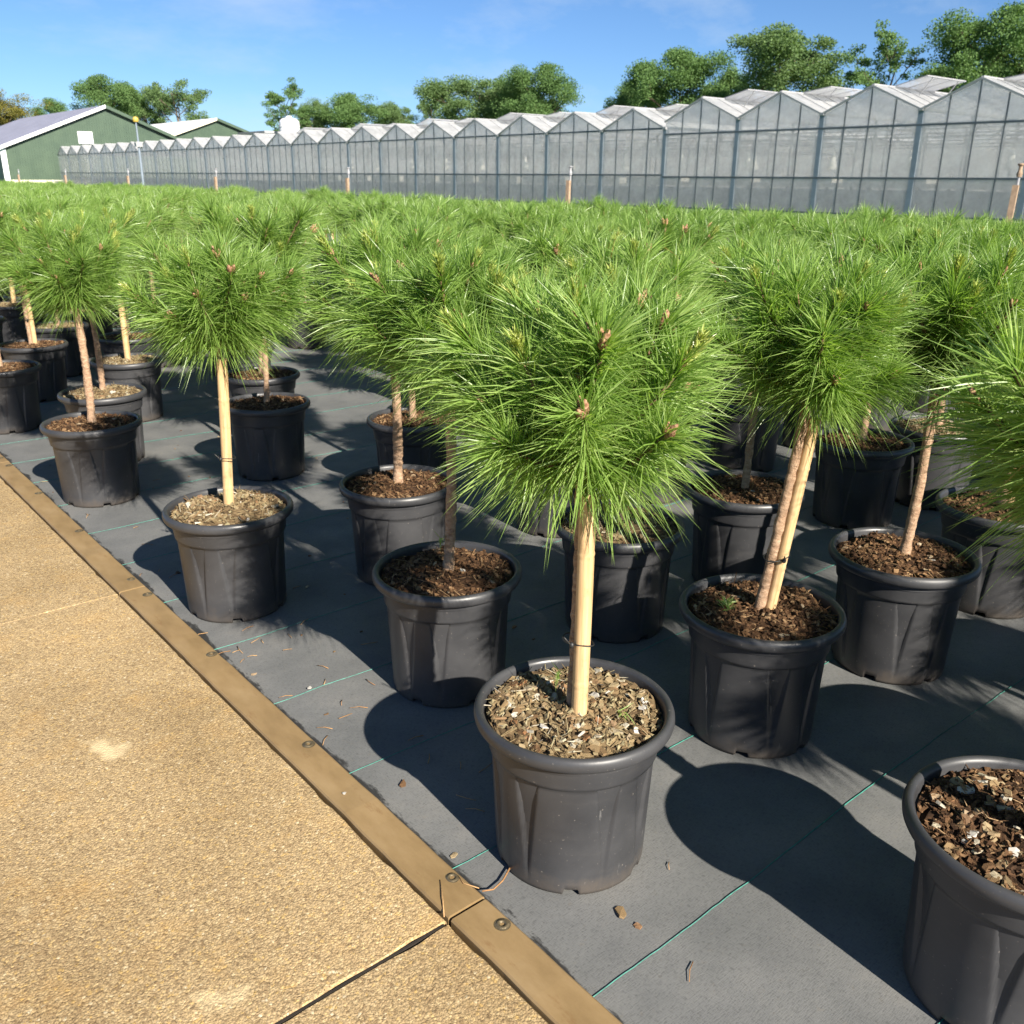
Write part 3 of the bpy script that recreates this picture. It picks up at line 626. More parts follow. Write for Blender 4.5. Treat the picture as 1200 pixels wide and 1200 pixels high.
def sprig_mesh(seed, n, ln):
    r = np.random.RandomState(seed); P = np.zeros((n, 3)); P[:, 2] = r.rand(n) * ln * 0.5; Tn = np.tile([[0.0, 0, 1]], (n, 1))
    v, q, t3, c = needles(r, P, Tn, r.uniform(0.5, 1.0, n) * ln, np.radians(r.uniform(15, 75, n)), np.full(n, 0.0022), np.full(n, 0.15), np.clip(r.normal(0.7, 0.15, n), 0, 0.95))
    return npmesh('weed', v, q, t3, False, {'tint': c}, MT['needle'])
WEEDS = [sprig_mesh(1, 40, 0.035), sprig_mesh(2, 14, 0.05), sprig_mesh(3, 9, 0.045)]
for d in NEAR:
    d = dict(d); x, y, lab = d.pop('x') * KP, d.pop('y') * KP, d.pop('label')
    pp = potted_pine(x, y, lab, 'potted pines standing on the mat', **d)
    if d['seed'] == 4: ob('weed', WEEDS[0], pp, (-0.055, 0.055, SOIL_Z + 0.005)); ob('weed', WEEDS[1], pp, (-0.07, 0.04, SOIL_Z + 0.004))
    if d['seed'] == 0: ob('sprig', WEEDS[2], pp, (-0.012, 0.028, SOIL_Z + 0.075), (0.2, -1.2, 0.3)); ob('grass_blade', WEEDS[2], pp, (0.05, -0.06, SOIL_Z + 0.01), (1.3, 0.4, 0))
    if d['seed'] == 1: ob('sprig', WEEDS[2], pp, (-0.01, 0.012, SOIL_Z + 0.09), (0.2, -1.2, 0.6))

# the rest of the field, in staggered rows
UCOL = {-5: -2.75, -4: -2.1, -3: -1.5, -2: -0.85, -1: -0.25, 0: 0.38, 1: 1.01, 2: 1.61, 3: 2.30, 4: 2.90, 5: 3.52, 6: 4.07, 7: 4.80, 8: 5.50}
for k in range(9, 40): UCOL[k] = 6.12 + 0.61 * (k - 9)
done = [(d['x'] * KP, d['y'] * KP) for d in NEAR]; fr = random.Random(11); cnt = 0
for k in sorted(UCOL):
    u = UCOL[k]; v0 = 0.955 if k % 2 else 1.19
    for i in range(10):
        v = v0 + 0.565 * i + fr.uniform(-0.035, 0.035); uu = (u + fr.uniform(-0.04, 0.04)) * KP; v *= KP
        if v > 6.3 or v < 0.2 * uu - 0.55: continue
        if k == 4 and v < 1.8: continue
        if 2.6 < uu < 5.9 and abs(v - 0.516 * uu) / 1.125 < 0.30: continue
        if uu < 0.9 and v < 1.4: continue
        if k == -2 and v < 1.7: continue
        lim = 0.41 * v - (2.6 if v < 3.4 else 0.75)
        if uu < lim: continue
        if any(math.hypot(v - a, uu - b) < 0.42 for a, b in done): continue
        dist = math.hypot(v, uu); nr = dist < 4.2
        row = ['first', 'second', 'third', 'fourth', 'fifth', 'sixth', 'seventh', 'eighth', 'ninth', 'tenth', 'eleventh'][min(10, int((v - 0.85) / 0.565) + (0 if k % 2 else 0))]
        zone = 'before the tallest greenhouse bays' if uu < 0.3 else 'level with the chip-topped pot' if uu < 1.9 else 'level with the pale-staked pine' if uu < 3.2 else 'just past the empty aisle' if uu < 5.2 else 'midway down the bed' if uu < 9 else 'far down the bed before the mast' if uu < 14 else 'at the far end towards the barns'
        lab, grp = f'potted pine in the {row} row from the path, {zone}', f'pines of the {row} row {zone}'
        potted_pine(v, uu, lab, grp, near=1 if nr else False, rz=fr.uniform(0, 6.28), potrz=fr.uniform(0, 6.28), pale=fr.random() < 0.35, lean=(fr.gauss(0, .025), fr.gauss(0, .025)),
                    stem=fr.choice(['both', 'trunk', 'trunk', 'stake']), stake_side=fr.choice([210, 230, -50]), seed=100 + cnt, csc=fr.uniform(0.92, 1.03), cz=-0.008 * max(0, v - 2.5) + fr.uniform(-0.02, 0.025))
        cnt += 1
print('field pines', cnt)

# ------------------------------------------------------------------ litter on the mat and path
def zat(x, y): return float(mat_z(x, y))
def litter(name, me, x, y, s, rot, label, cat, group=None, dz=0.0): return tag(ob(name, me, None, (x, y, zat(x, y) + dz), rot, s), label, cat, group)
litter('bark_chip', CHIPS[2], 0.966, 0.848, 0.0105, (0.2, 0.1, 1.0), 'reddish bark chip lying alone on the mat before the chip-topped pot', 'chip', dz=0.003)
litter('stone', CHIPS[4], 0.869, 1.384, 0.0085, (0.3, 0, 0.4), 'small tan stone on the mat at the shadow edge', 'stone', dz=0.003)
litter('pebble', STONES[0], 0.902, 1.849, 0.0052, (0, 0, 0), 'tiny white pebble on a green thread line', 'pebble', dz=0.006)
tag(ob('pebble', STONES[2], None, (0.752, 1.42, 0.019), (0, 0, 1), 0.0042), 'tiny white pebble on the steel edging strip', 'pebble')
def twig(name, pts, rad, label, cat, group=None, mat='straw'):
    b = MB(); c = Vector(pts[0]); b.tube([Vector(p) - c for p in pts], [rad * (1 - 0.5 * i / len(pts)) for i in range(len(pts))], 5); o = b.build(name, MT[mat], None, c, True); return tag(o, label, cat, group)
twig('dry_twig', [(0.905, 1.085, 0.006), (0.885, 1.050, 0.008), (0.850, 1.030, 0.010), (0.822, 1.022, 0.012), (0.80, 1.026, 0.018)], 0.0022, 'curled dry twig on the mat touching the steel edging by the joint', 'twig')
twig('dry_needle', [(0.713, 1.02, 0.0175), (0.735, 1.055, 0.022), (0.758, 1.095, 0.0185)], 0.0013, 'long dry pine needle lying across the steel edging joint', 'needle')
twig('dry_needle', [(0.80, 1.035, 0.018), (0.785, 1.06, 0.020), (0.79, 1.085, 0.018)], 0.0011, 'short bent dry needle beside the bolt at the joint', 'needle')
fr2 = random.Random(3)
for i in range(48):
    x = 0.82 + abs(fr2.gauss(0, 0.16)); y = fr2.uniform(1.25, 2.3) if i < 20 else fr2.uniform(0.6, 4.2); a = fr2.uniform(0, 6.28); l_ = fr2.uniform(0.02, 0.05)
    if any(math.hypot(x - p, y - q) < 0.17 for p, q in done): continue
    z = zat(x, y) + 0.003
    twig('dry_needle', [(x, y, z), (x + l_ / 2 * math.cos(a), y + l_ / 2 * math.sin(a), z + 0.0015), (x + l_ * math.cos(a + 0.12), y + l_ * math.sin(a + 0.12), z)], 0.0010, 'dry brown needle scattered on the mat', 'needle', 'dry needles scattered on the mat')
for i in range(70):
    x = fr2.uniform(0.82, 2.0); y = fr2.uniform(0.5, 5.0)
    if any(math.hypot(x - p, y - q) < 0.19 for p, q in done): continue
    litter('bark_crumb', DCHIPS[i % 5] if i % 3 else CHIPS[i % 7], x, y, fr2.uniform(0.003, 0.007), (0, 0, fr2.random() * 6), 'small brown bark crumb scattered on the mat', 'crumb', 'bark crumbs scattered on the mat', 0.002)

# ------------------------------------------------------------------ sprinkler posts and mast
for n in range(7):
    s_post = {0: 'timber sprinkler post before the tallest greenhouse bays', 1: 'timber sprinkler post before the middle of the greenhouse', 2: 'timber sprinkler post with white cap before the lower greenhouse bays', 3: 'timber sprinkler post right of the grey mast', 4: 'timber sprinkler post just beside the grey mast', 5: 'timber sprinkler post before the greenhouse end nearest the barn', 6: 'timber sprinkler post before the green barn wall'}[n]
    # row parallel to the bed at x = 9.3, spaced by 6 m
    yv = 3.95 + 6.0 * n
    pr = empty('sprinkler_post', (9.3, yv, -0.02)); tag(pr, s_post, 'post', 'sprinkler posts in a row')
    b = MB(); b.bar((0, 0, 0), (0.005, -0.02, 1.20), 0.05); b.build('timber', MT['postwood'], pr)
    b = MB(); b.tube([(0.036, 0, 0.2), (0.036, -0.02, 1.28)], 0.012, 8); b.build('pipe', MT['gutter'], pr)
    b = MB(); b.lathe([(0, 1.27), (0.022, 1.27), (0.026, 1.30), (0.016, 1.33), (0.016, 1.36), (0.03, 1.375), (0.03, 1.385), (0, 1.39)], 10, (0.036, -0.02, 0)); b.build('nozzle', MT['postwood'] if n == 0 else MT['gutter'], pr)
ms = empty('mast', (20.0, 57.5, -0.02)); tag(ms, 'grey mast with yellow head standing before the greenhouse and the barn', 'mast')
b = MB(); b.tube([(0, 0, 0), (0, 0, 2.2), (0, 0, 4.1)], [0.075, 0.065, 0.04], 10); b.build('pole', MT['galv'], ms)
b = MB(); b.box(-0.18, 0.18, -0.16, 0.16, 2.75, 3.02); b.box(-0.22, 0.22, -0.05, 0.05, 2.95, 3.0); b.build('box', MT['gutter'], ms)
b = MB(); b.lathe([(0, 4.05), (0.14, 4.08), (0.17, 4.2), (0.12, 4.32), (0, 4.36)], 12); b.build('head', MT['yellow'], ms)

# ------------------------------------------------------------------ greenhouse
GX, BAY, Y0 = 34.1, 4.0, 14.13
DEPTH = 46.0
gh = empty('greenhouse', (GX, Y0, -0.02)); tag(gh, 'long multi-span glass greenhouse with zigzag roof behind the pine field', 'greenhouse')
def sec(n): return dict(gut=3.66, up=3.14, low=1.34) if n < 4 else dict(gut=3.40, up=3.40, low=1.42)
RISE = 0.88
N0, N1 = -3, 28
panes = {}
def pane_mesh(key, pts):
    """pts (y, z) outline, extruded in x"""
    if key not in panes:
        b = MB(); n = len(pts); v = [(-0.003, y, z) for y, z in pts] + [(0.003, y, z) for y, z in pts]
        q = [(i, (i + 1) % n, n + (i + 1) % n, n + i) for i in range(n)]
        if n == 4: b.add(v, q + [(3, 2, 1, 0), (4, 5, 6, 7)])
        else: b.add(v, q, [(2, 1, 0), (3, 4, 5)])
        panes[key] = b.v, b.q, b.t
    return panes[key]
cache = {}
def shared(key, fn):
    if key not in cache: cache[key] = fn()
    return cache[key]
far_rows = {}
for n in range(N0, N1):
    s = sec(n); sk = n < 4; yb = n * BAY
    for c in range(4):
        ya, yc = c * 1.0 + 0.03, c * 1.0 + 0.97
        def roofz(y): return s['gut'] + RISE * (1 - abs(y - 2.0) / 2.0)
        for row, mk in (('low', 'kick'), ('mid', 'wallglass'), ('gable', 'gableglass')):
            if row == 'low': pts = [(ya, 0.05), (yc, 0.05), (yc, s['low'] - 0.03), (ya, s['low'] - 0.03)]
            elif row == 'mid': pts = [(ya, s['low'] + 0.03), (yc, s['low'] + 0.03), (yc, s['up'] - 0.03), (ya, s['up'] - 0.03)]
            else: pts = [(ya, s['up'] + 0.03), (yc, s['up'] + 0.03), (yc, roofz(yc) - 0.06), (ya, roofz(ya) - 0.06)]
            if row == 'gable' and not sk:
                if c == 0: pts = [(ya + 0.06, s['up'] + 0.03), (yc, s['up'] + 0.03), (yc, roofz(yc) - 0.06)]
                if c == 3: pts = [(ya, s['up'] + 0.03), (yc - 0.06, s['up'] + 0.03), (ya, roofz(ya) - 0.06)]
            if n < 13:
                def mk_me(pts=pts, mk=mk):
                    b = MB(); b.v, b.q, b.t = [list(z) for z in pane_mesh((sk, row, c), pts)]; return b.mesh('pane', MT[mk])
                ob('pane', shared(('p', sk, row, c), mk_me), gh, (0, yb, 0))
            else:
                fb = far_rows.setdefault((row, mk), MB()); v, q, t = pane_mesh((sk, row, c), pts); fb.add([(a, b_ + yb, z) for a, b_, z in v], q, t)
        if c:
            ob('mullion', shared(('m', sk, c), lambda: (lambda b: (b.box(-0.008, 0.05, c - 0.021, c + 0.021, 0, roofz(c) - 0.03), b.mesh('mullion', MT['alu']))[1])(MB())), gh, (0, yb, 0))
    ob('column', shared(('c', sk), lambda: (lambda b: (b.box(-0.009, 0.17, -0.1, 0.1, 0, s['gut'] - 0.05), b.mesh('column', MT['galv']))[1])(MB())), gh, (0, yb, 0))
    def gab():
        b = MB(); b.bar((-0.04, 0.0, s['gut']), (-0.04, 2.0, s['gut'] + RISE), 0.07, 0.06, (1, 0, 0)); b.bar((-0.041, 2.0, s['gut'] + RISE), (-0.041, 4.0, s['gut']), 0.07, 0.06, (1, 0, 0)); return b.mesh('gable_trim', MT['gutter'])
    ob('gable_trim', shared(('g', sk), gab), gh, (0, yb, 0))
    def slope(sgn):
        b = MB(); z0, z1 = s['gut'] + 0.02, s['gut'] + RISE + 0.02; ye, yr = (0.08, 1.98) if sgn < 0 else (3.92, 2.02); tk = 0.012
        v = [(0.02, ye, z0), (DEPTH, ye, z0), (DEPTH, yr, z1), (0.02, yr, z1)]; v = v + [(a, b_, z + tk) for a, b_, z in v]
        b.add(v, [(0, 1, 2, 3), (7, 6, 5, 4), (0, 4, 5, 1), (1, 5, 6, 2), (2, 6, 7, 3), (3, 7, 4, 0)]); return b.mesh('roof_pane', MT['roofglass'])
    ob('roof_pane', shared(('r', sk, -1), lambda: slope(-1)), gh, (0, yb, 0)); ob('roof_pane', shared(('r', sk, 1), lambda: slope(1)), gh, (0, yb, 0))
    def bars():
        b = MB()
        for k in range(1, 20):
            xk = k * 1.0
            b.bar((xk, 0.08, s['gut'] + 0.045), (xk, 1.98, s['gut'] + RISE + 0.045), 0.03, 0.02); b.bar((xk, 3.92, s['gut'] + 0.045), (xk, 2.02, s['gut'] + RISE + 0.045), 0.03, 0.02)
        b.bar((0, 2, s['gut'] + RISE + 0.05), (DEPTH, 2, s['gut'] + RISE + 0.05), 0.09, 0.05); b.bar((-0.08, 0, s['gut'] + 0.0), (DEPTH, 0, s['gut'] + 0.0), 0.2, 0.1)
        return b.mesh('roof_bars', MT['gutter'])
    ob('roof_bars', shared(('b', sk), bars), gh, (0, yb, 0))
    if n < 14:
        def vent(k):
            b = MB(); zr = s['gut'] + RISE + 0.07; a = R(7 + 6 * (k % 2)); ln = 1.25
            for i in range(3):
                xa = i * 1.0 + 0.02; xb = xa + 0.96
                v = [(xa, 2.0, zr), (xb, 2.0, zr), (xb, 2.0 - ln * math.cos(a), zr + ln * math.sin(a)), (xa, 2.0 - ln * math.cos(a), zr + ln * math.sin(a))]; v = v + [(p, q_, z + 0.012) for p, q_, z in v]
                b.add(v, [(0, 1, 2, 3), (7, 6, 5, 4), (0, 4, 5, 1), (1, 5, 6, 2), (2, 6, 7, 3), (3, 7, 4, 0)])
            return b.mesh('vent', MT['roofglass'])
        def vframe(k):
            b = MB(); zr = s['gut'] + RISE + 0.077; a = R(7 + 6 * (k % 2)); ln = 1.26; e = (2.0 - ln * math.cos(a), zr + ln * math.sin(a))
            b.bar((0, e[0], e[1]), (3, e[0], e[1]), 0.05, 0.04)
            for i in range(4): b.bar((i, 2.0, zr), (i, e[0], e[1]), 0.035, 0.03)
            b.bar((0.5, e[0], e[1]), (0.5, 1.25, s['gut'] + 0.62), 0.03); b.bar((2.5, e[0], e[1]), (2.5, 1.25, s['gut'] + 0.62), 0.03)
            return b.mesh('vent_frame', MT['gutter'])
        for j, xv in enumerate((1.5, 6.0, 10.5, 15.0)):
            k = (n + j) % 2; vo_ = ob('vent', shared(('v', sk, k), lambda: vent(k)), gh, (xv, yb, 0)); ob('vent_frame', shared(('vf', sk, k), lambda: vframe(k)), vo_)
for (row, mk), fb in far_rows.items(): tag(fb.build('distant_panes', MT[mk], gh), kind='stuff')
for a, b_, hs in ((N0, 4, (1.34, 3.14)), (4, N1, (1.42, 3.40))):
    for z in hs + (0.03,):
        rb = MB(); rb.box(-0.012, 0.05, a * BAY + (0.02 if a == 4 else 0), b_ * BAY, z - 0.035, z + 0.035); rb.build('rail', MT['alu'], gh)
b = MB(); b.box(0.3, DEPTH, N0 * BAY, N1 * BAY, -0.1, 0.03); b.build('inner_floor', MT['innerfloor'], gh)
b = MB(); b.box(1.2, 1.23, N0 * BAY + 0.1, N1 * BAY - 0.1, 0.035, 0.92); b.build('underbench_shade', MT['benchshade'], gh)  # added grey sheet, imitates the shade under the benches
b = MB(); b.box(17.0, 17.05, N0 * BAY, N1 * BAY, 0.03, 3.2); b.build('bounce_sheet', MT['bouncewhite'], gh)  # added white sheet that throws light back into the greenhouse
b = MB(); b.box(0.2, DEPTH, N1 * BAY - 0.01, N1 * BAY + 0.03, 0, 3.4); b.build('end_wall', MT['wallglass'], gh)
# inner posts and trusses, one part per bay line
for n in range(N0, 14):
    s = sec(n)
    def inner():
        b = MB()
        for k in range(1, 5):
            b.box(k * 4 - 0.05, k * 4 + 0.05, -0.05, 0.05, 0.03, s['gut'] - 0.06); b.bar((k * 4, 0.05, s['gut'] - 0.25), (k * 4, 3.95, s['gut'] - 0.25), 0.06); b.bar((k * 4, 0.05, s['gut'] - 0.75), (k * 4, 3.95, s['gut'] - 0.75), 0.05)
            for q in range(4): b.bar((k * 4, q + 0.1, s['gut'] - 0.75), (k * 4, q + 0.6, s['gut'] - 0.25), 0.03); b.bar((k * 4, q + 0.6, s['gut'] - 0.25), (k * 4, q + 1.0, s['gut'] - 0.75), 0.03)
        return b.mesh('truss', MT['gutter'])
    ob('truss', shared(('t', n < 4), inner), gh, (0, n * BAY, 0))
    be = empty('growing_bench', (GX + 1.6, Y0 + n * BAY, 0.01)); tag(be, 'white growing bench seen through the greenhouse glass', 'bench', 'growing benches inside the greenhouse')
    ob('tray', shared('tray', lambda: (lambda b: (b.box(0, 1.6, 0.25, 3.75, 0.95, 1.28), b.mesh('tray', MT['bench']))[1])(MB())), be)
    for (lx, ly) in ((0.1, 0.5), (1.5, 0.5), (0.1, 3.4), (1.5, 3.4)):
        ob('leg', shared('bleg', lambda: (lambda b: (b.box(-0.04, 0.04, -0.04, 0.04, 0, 0.95), b.mesh('leg', MT['galv']))[1])(MB())), be, (lx, ly, 0))
    for j in range(2):
        if (n * 2 + j) % 3 == 2: continue
        cone = shared('cone', lambda: (lambda b: (b.lathe([(0.02, 0.75), (0.05, 0.72), (0.14, 0.35), (0.21, 0.05), (0.19, 0.0), (0.0, 0.0)], 10), b.tube([(0, 0, 0.74), (0, 0, 1.5)], 0.008, 4), b.mesh('hanging_bag', MT['bench'], True))[2])(MB()))
        tag(ob('hanging_bag', cone, None, (GX + 3.0 + j, Y0 + n * BAY + 1.2 + 1.1 * j, 1.66)), 'white cone-shaped bag hanging inside the greenhouse', 'bag', 'white bags hanging inside the greenhouse')

# ------------------------------------------------------------------ barns and tank
def barn(x0, xp, x1, y0, y1, ze, zp, roofmat, label, window=None, trimmat='whitemetal'):
    bn = empty('barn', (xp, y0, -0.02)); tag(bn, label, 'barn'); xa, xb = x0 - xp, x1 - xp; ln = y1 - y0
    # ribbed gable wall
    b = MB(); n = int((xb - xa) / 0.3); step = (xb - xa) / n
    def rz(x): return ze + (zp - ze) * (1 - (abs(x) / (-xa if x < 0 else xb)))
    for i in range(n):
        xs0, xs1 = xa + i * step, xa + (i + 1) * step; xm = xs0 + step * 0.55
        for (p, q, d) in ((xs0, xm, 0.0), (xm, xs1, -0.035)):
            b.add([(p, d, 0.0), (q, d, 0.0), (q, d, rz(q) - 0.05), (p, d, rz(p) - 0.05), (p, 0.1, 0.0), (q, 0.1, 0.0), (q, 0.1, rz(q) - 0.05), (p, 0.1, rz(p) - 0.05)], [(0, 1, 2, 3), (7, 6, 5, 4), (0, 3, 7, 4), (1, 5, 6, 2), (3, 2, 6, 7)])
    b.build('gable_wall', MT['clad'], bn)
    b = MB(); b.box(xa, xa + 0.2, 0.102, ln, 0, ze - 0.08); b.box(xb - 0.2, xb, 0.102, ln, 0, ze - 0.08); b.box(xa + 0.21, xb - 0.21, ln - 0.2, ln, 0, ze - 0.1); b.build('side_walls', MT['clad'], bn)
    for sgn, xe in ((-1, xa - 0.4), (1, xb + 0.4)):
        b = MB(); ez = ze - 0.4 * (zp - ze) / (abs(xb)); nr = 40
        for i in range(nr):
            ya, yb_ = -0.5 + (ln + 1) * i / nr, -0.5 + (ln + 1) * (i + 0.96) / nr
            v = [(xe, ya, ez), (xe, yb_, ez), (0, yb_, zp), (0, ya, zp)]; v = v + [(a, c, z + 0.12) for a, c, z in v]
            b.add(v, [(0, 3, 2, 1), (4, 5, 6, 7), (0, 1, 5, 4), (1, 2, 6, 5), (2, 3, 7, 6), (3, 0, 4, 7)])
        b.build('roof_slope', MT[roofmat], bn)
        b = MB(); b.bar((xe, -0.56, ez + 0.02), (0, -0.56, zp + 0.02), 0.10, 0.55, (0, 1, 0)) if False else b.add([(xe, -0.6, ez - 0.25), (0, -0.6, zp - 0.25), (0, -0.6, zp + 0.15), (xe, -0.6, ez + 0.15), (xe, -0.51, ez - 0.25), (0, -0.51, zp - 0.25), (0, -0.51, zp + 0.15), (xe, -0.51, ez + 0.15)], [(0, 1, 2, 3), (7, 6, 5, 4), (0, 4, 5, 1), (3, 2, 6, 7), (0, 3, 7, 4), (1, 5, 6, 2)])
        b.build('verge_trim', MT[trimmat] if sgn < 0 else MT['clad'], bn)
    b = MB(); b.box(xa + 0.3, xb - 0.3, -0.09, -0.04, 0.0, 0.55); b.build('plinth', MT['cream'], bn)
    b = MB(); b.box(xa - 0.05, xa + 0.55, -0.12, -0.037, 0.0, ze - 0.1); b.build('corner_post', MT['whitemetal'], bn)
    if window:
        wx, wz, ww, wh = window; b = MB(); b.box(wx - ww / 2, wx + ww / 2, -0.12, -0.06, wz - wh / 2, wz + wh / 2); wo_ = b.build('window', MT['cream'], bn)
        b = MB(); t_ = 0.09
        for (p, q, z, u) in ((-ww / 2 - t_, ww / 2 + t_, -wh / 2 - t_, -wh / 2), (-ww / 2 - t_, ww / 2 + t_, wh / 2, wh / 2 + t_), (-ww / 2 - t_, -ww / 2, -wh / 2, wh / 2), (ww / 2, ww / 2 + t_, -wh / 2, wh / 2)): b.box(wx + p, wx + q, -0.15, -0.05, wz + z, wz + u)
        b.build('frame', MT['whitemetal'], wo_)
    return bn
barn(29.0, 41.8, 54.6, 131.0, 172.0, 4.3, 9.4, 'shedroof', 'dark green ribbed barn with grey roof and one cream window', window=(-2.8, 5.6, 1.6, 1.25))
barn(52.0, 64.6, 77.2, 150.0, 190.0, 5.2, 9.6, 'shedwhite', 'green barn with bright white roof behind the grey-roofed barn', trimmat='cream')
tk = empty('water_tank', (70.5, 137.0, -0.02)); tag(tk, 'white domed tank showing above the greenhouse roof', 'tank')
b = MB(); b.lathe([(1.5, 0), (1.5, 8.7), (1.46, 9.0), (1.1, 9.35), (0.5, 9.5), (0, 9.52)], 28); b.build('shell', MT['whitemetal'], tk, smooth=True)
b = MB(); b.lathe([(0.42, 9.42), (0.42, 9.68), (0.3, 9.75), (0, 9.78)], 16); b.build('lid', MT['whitemetal'], tk, smooth=True)
b = MB(); b.lathe([(1.5, 8.2), (1.56, 8.22), (1.56, 8.34), (1.5, 8.36)], 28); b.build('band', MT['whitemetal'], tk)
wb = empty('service_building', (71.0, 140.0, -0.02)); tag(wb, 'low white flat-roofed building beside the domed tank', 'building')
b = MB(); b.box(-3, 9, 0, 9, 0, 7.4); b.build('wall', MT['whitemetal'], wb)
b = MB(); b.box(-3.3, 9.3, -0.3, 9.3, 7.4, 7.7); b.build('roof', MT['gutter'], wb)

# ------------------------------------------------------------------ background trees
def make_tree(seed, H, Wd, leafmat_, clumps=60, per=150, leaf=0.34, open_=0.0, base=0.25):
    r = np.random.RandomState(seed); tb = MB()
    tb.tube([(0, 0, 0), (0.05, 0.02, H * 0.2), (r.randn() * 0.25, r.randn() * 0.25, H * 0.5), (r.randn() * 0.5, r.randn() * 0.5, H * 0.85)], [H * 0.028, H * 0.021, H * 0.013, H * 0.003], 9)
    ends = []
    for i in range(15):
        t = 0.22 + 0.6 * i / 14; z0 = H * t; a = i * 2.4 + r.randn() * 0.3; e = R(r.uniform(18, 60)); prof = math.sin(math.pi * min(1, 0.18 + 0.82 * (t - 0.1) / 0.9)) ** 0.6
        ln = Wd * 0.5 * prof * r.uniform(0.7, 1.1); d = np.array([math.cos(a) * math.cos(e), math.sin(a) * math.cos(e), math.sin(e)])
        p0 = np.array([0, 0, z0]); p1 = p0 + d * ln * 0.55 + [0, 0, -0.02 * ln]; p2 = p0 + d * ln
        tb.tube([tuple(p0), tuple(p1), tuple(p2)], [H * 0.009 * (1.2 - t), H * 0.006 * (1.2 - t), H * 0.0018], 6)
        ends += [p2, p1 + r.randn(3) * ln * 0.1]
        for j in range(3):
            b0 = p0 + d * ln * r.uniform(0.35, 0.85); dd = d + r.randn(3) * 0.7; dd /= np.linalg.norm(dd); q = b0 + dd * ln * r.uniform(0.3, 0.55)
            tb.tube([tuple(b0), tuple(q)], [H * 0.003, H * 0.001], 5); ends.append(q)
    ends.append(np.array([0, 0, H * 0.95]))
    ends = np.array(ends); pts = []
    for c in range(clumps):
        e = ends[r.randint(len(ends))] + r.randn(3) * Wd * 0.035
        n = int(per * r.uniform(0.5, 1.3)); rad = Wd * r.uniform(0.06, 0.125) * (1 - 0.3 * open_)
        dirs = r.randn(n, 3); dirs /= np.linalg.norm(dirs, axis=1, keepdims=True); pts.append(e + dirs * (rad * r.rand(n, 1) ** 0.45) * [1.15, 1.15, 0.75])
    P = np.concatenate(pts); n = len(P); P[:, 2] = np.maximum(P[:, 2], H * 0.12)
    a = r.randn(n, 3); a /= np.linalg.norm(a, axis=1, keepdims=True); b_ = np.cross(a, r.randn(n, 3)); b_ /= np.linalg.norm(b_, axis=1, keepdims=True)
    s = leaf * r.uniform(0.6, 1.2, (n, 1)); V = np.stack([P - a * s * 0.5, P + b_ * s * 0.32, P + a * s * 0.5, P - b_ * s * 0.32], 1).reshape(-1, 3)
    Q = np.arange(n * 4).reshape(-1, 4); tint = np.repeat(np.clip(r.normal(0.5, 0.25, n), 0, 1), 4)
    return npmesh('crown', V, Q, None, False, {'tint': tint}, MT[leafmat_]), tb.mesh('trunk', MT['trunkfar'], True), float(np.percentile(P[:, 2], 99.5)), float(np.percentile(P[:, 0], 98.5) - np.percentile(P[:, 0], 1.5))
TV = {'oak1': make_tree(1, 10, 9.0, 'leafA', 210, 330, 0.16), 'oak2': make_tree(2, 10, 8.4, 'leafA', 200, 330, 0.16), 'pale': make_tree(3, 10, 8.0, 'leafB', 180, 300, 0.155),
      'open': make_tree(4, 10, 7.5, 'leafB', 120, 130, 0.17, 1.0), 'yel': make_tree(5, 10, 9.0, 'leafC', 160, 300, 0.16), 'open2': make_tree(6, 10, 7.0, 'leafA', 125, 140, 0.17, 1.0)}
WPX = {8: 85, 75: 50, 135: 80, 178: 50, 215: 80, 338: 62, 368: 36, 405: 78, 458: 52, 506: 42, 548: 100, 590: 60, 622: 88, 727: 56, 788: 110, 838: 64, 900: 128, 1022: 88, 1075: 46, 1130: 142, 1215: 90}
def place(px, ytop, dist, kind, wscale, label, rz):
    # direction of the pixel column on the ground, height from the top pixel and the tree line's distance
    r_ = (px - 600) * math.cos(R(PITCH)) / 1080; fwd = dist
    x = fwd * (sy_ + r_ * cy_); y = fwd * (cy_ - r_ * sy_)
    yh = 209 + 0.0087 * (px - 600); yc = ytop - 0.0087 * (px - 600); H = CAM_H + fwd * math.tan(math.atan((600 - yc) / 1080) - R(PITCH))
    t = empty('tree', (x, y, -0.02), rz); tag(t, label, 'tree', 'trees beyond the greenhouse and barns')
    cme, tme, zt, wm = TV[kind]; s = H / zt
    wq = WPX[px] * fwd * math.cos(R(PITCH)) / 1080 / wm; ob('trunk', tme, t, sc=(wq, wq, s)); ob('crown', cme, t, sc=(wq, wq, s))
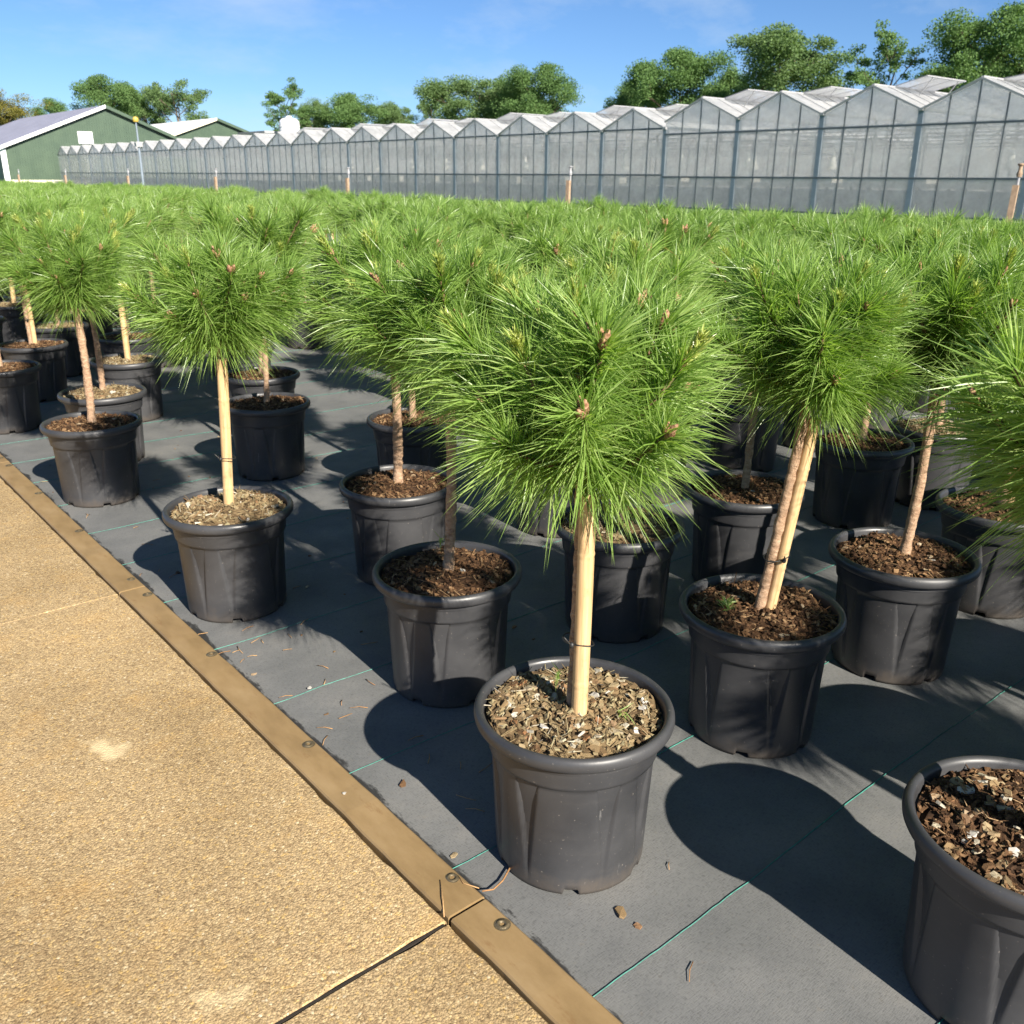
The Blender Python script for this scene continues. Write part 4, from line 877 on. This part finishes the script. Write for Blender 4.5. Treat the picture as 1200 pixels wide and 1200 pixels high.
for a in [
    (8, 106, 190, 'yel', 1.15, 'yellowing tree behind the grey roof slope of the first barn', 0.3),
    (75, 118, 230, 'oak2', 0.8, 'low dark tree just behind the ridge of the grey-roofed barn', 1.0),
    (135, 92, 200, 'oak1', 0.95, 'dense tree rising above the ridge of the grey-roofed barn', 2.0),
    (178, 104, 205, 'pale', 0.8, 'pale tree between the two barn roofs', 4.1),
    (215, 97, 200, 'open', 0.95, 'thin open tree above the white-roofed barn', 0.7),
    (338, 95, 190, 'open2', 1.0, 'slender gappy tree behind the white domed tank', 2.9),
    (368, 118, 200, 'pale', 0.8, 'small pale tree next to the slender tree by the tank', 3.6),
    (405, 111, 190, 'oak2', 1.05, 'round-headed tree beside the domed tank above the low bays', 5.0),
    (458, 122, 200, 'pale', 0.9, 'small light-green tree above the low greenhouse roof', 1.7),
    (506, 112, 200, 'open', 0.7, 'wispy bare-topped tree between the light-green tree and the paired oaks', 2.2),
    (548, 92, 170, 'pale', 1.0, 'broad pale half of the paired trees behind the greenhouse middle', 0.2),
    (590, 96, 175, 'oak2', 0.9, 'lower dark tree between the paired oaks', 0.9),
    (622, 78, 160, 'oak1', 0.95, 'dense round oak of the pair behind the greenhouse middle', 3.3),
    (727, 96, 150, 'oak2', 0.75, 'small dark tree beside the wide oak group behind the greenhouse', 4.4),
    (788, 58, 140, 'oak1', 0.85, 'tall oak left of the broad-crowned gappy oak', 5.4),
    (838, 84, 150, 'oak2', 0.8, 'oak filling the gap between two taller oaks behind the greenhouse', 2.4),
    (900, 36, 130, 'pale', 1.0, 'broad-crowned gappy oak standing clear behind the greenhouse', 1.2),
    (1022, 30, 120, 'open2', 0.95, 'open-branched oak with sky between its limbs', 0.4),
    (1075, 84, 125, 'oak2', 0.75, 'lower tree between the open-branched oak and the largest oak', 3.0),
    (1130, 13, 115, 'oak1', 1.0, 'largest dense oak behind the tall greenhouse bays', 2.7),
    (1215, 24, 115, 'oak2', 0.9, 'oak next to the largest one past the tall bays', 5.9)]: place(*a)
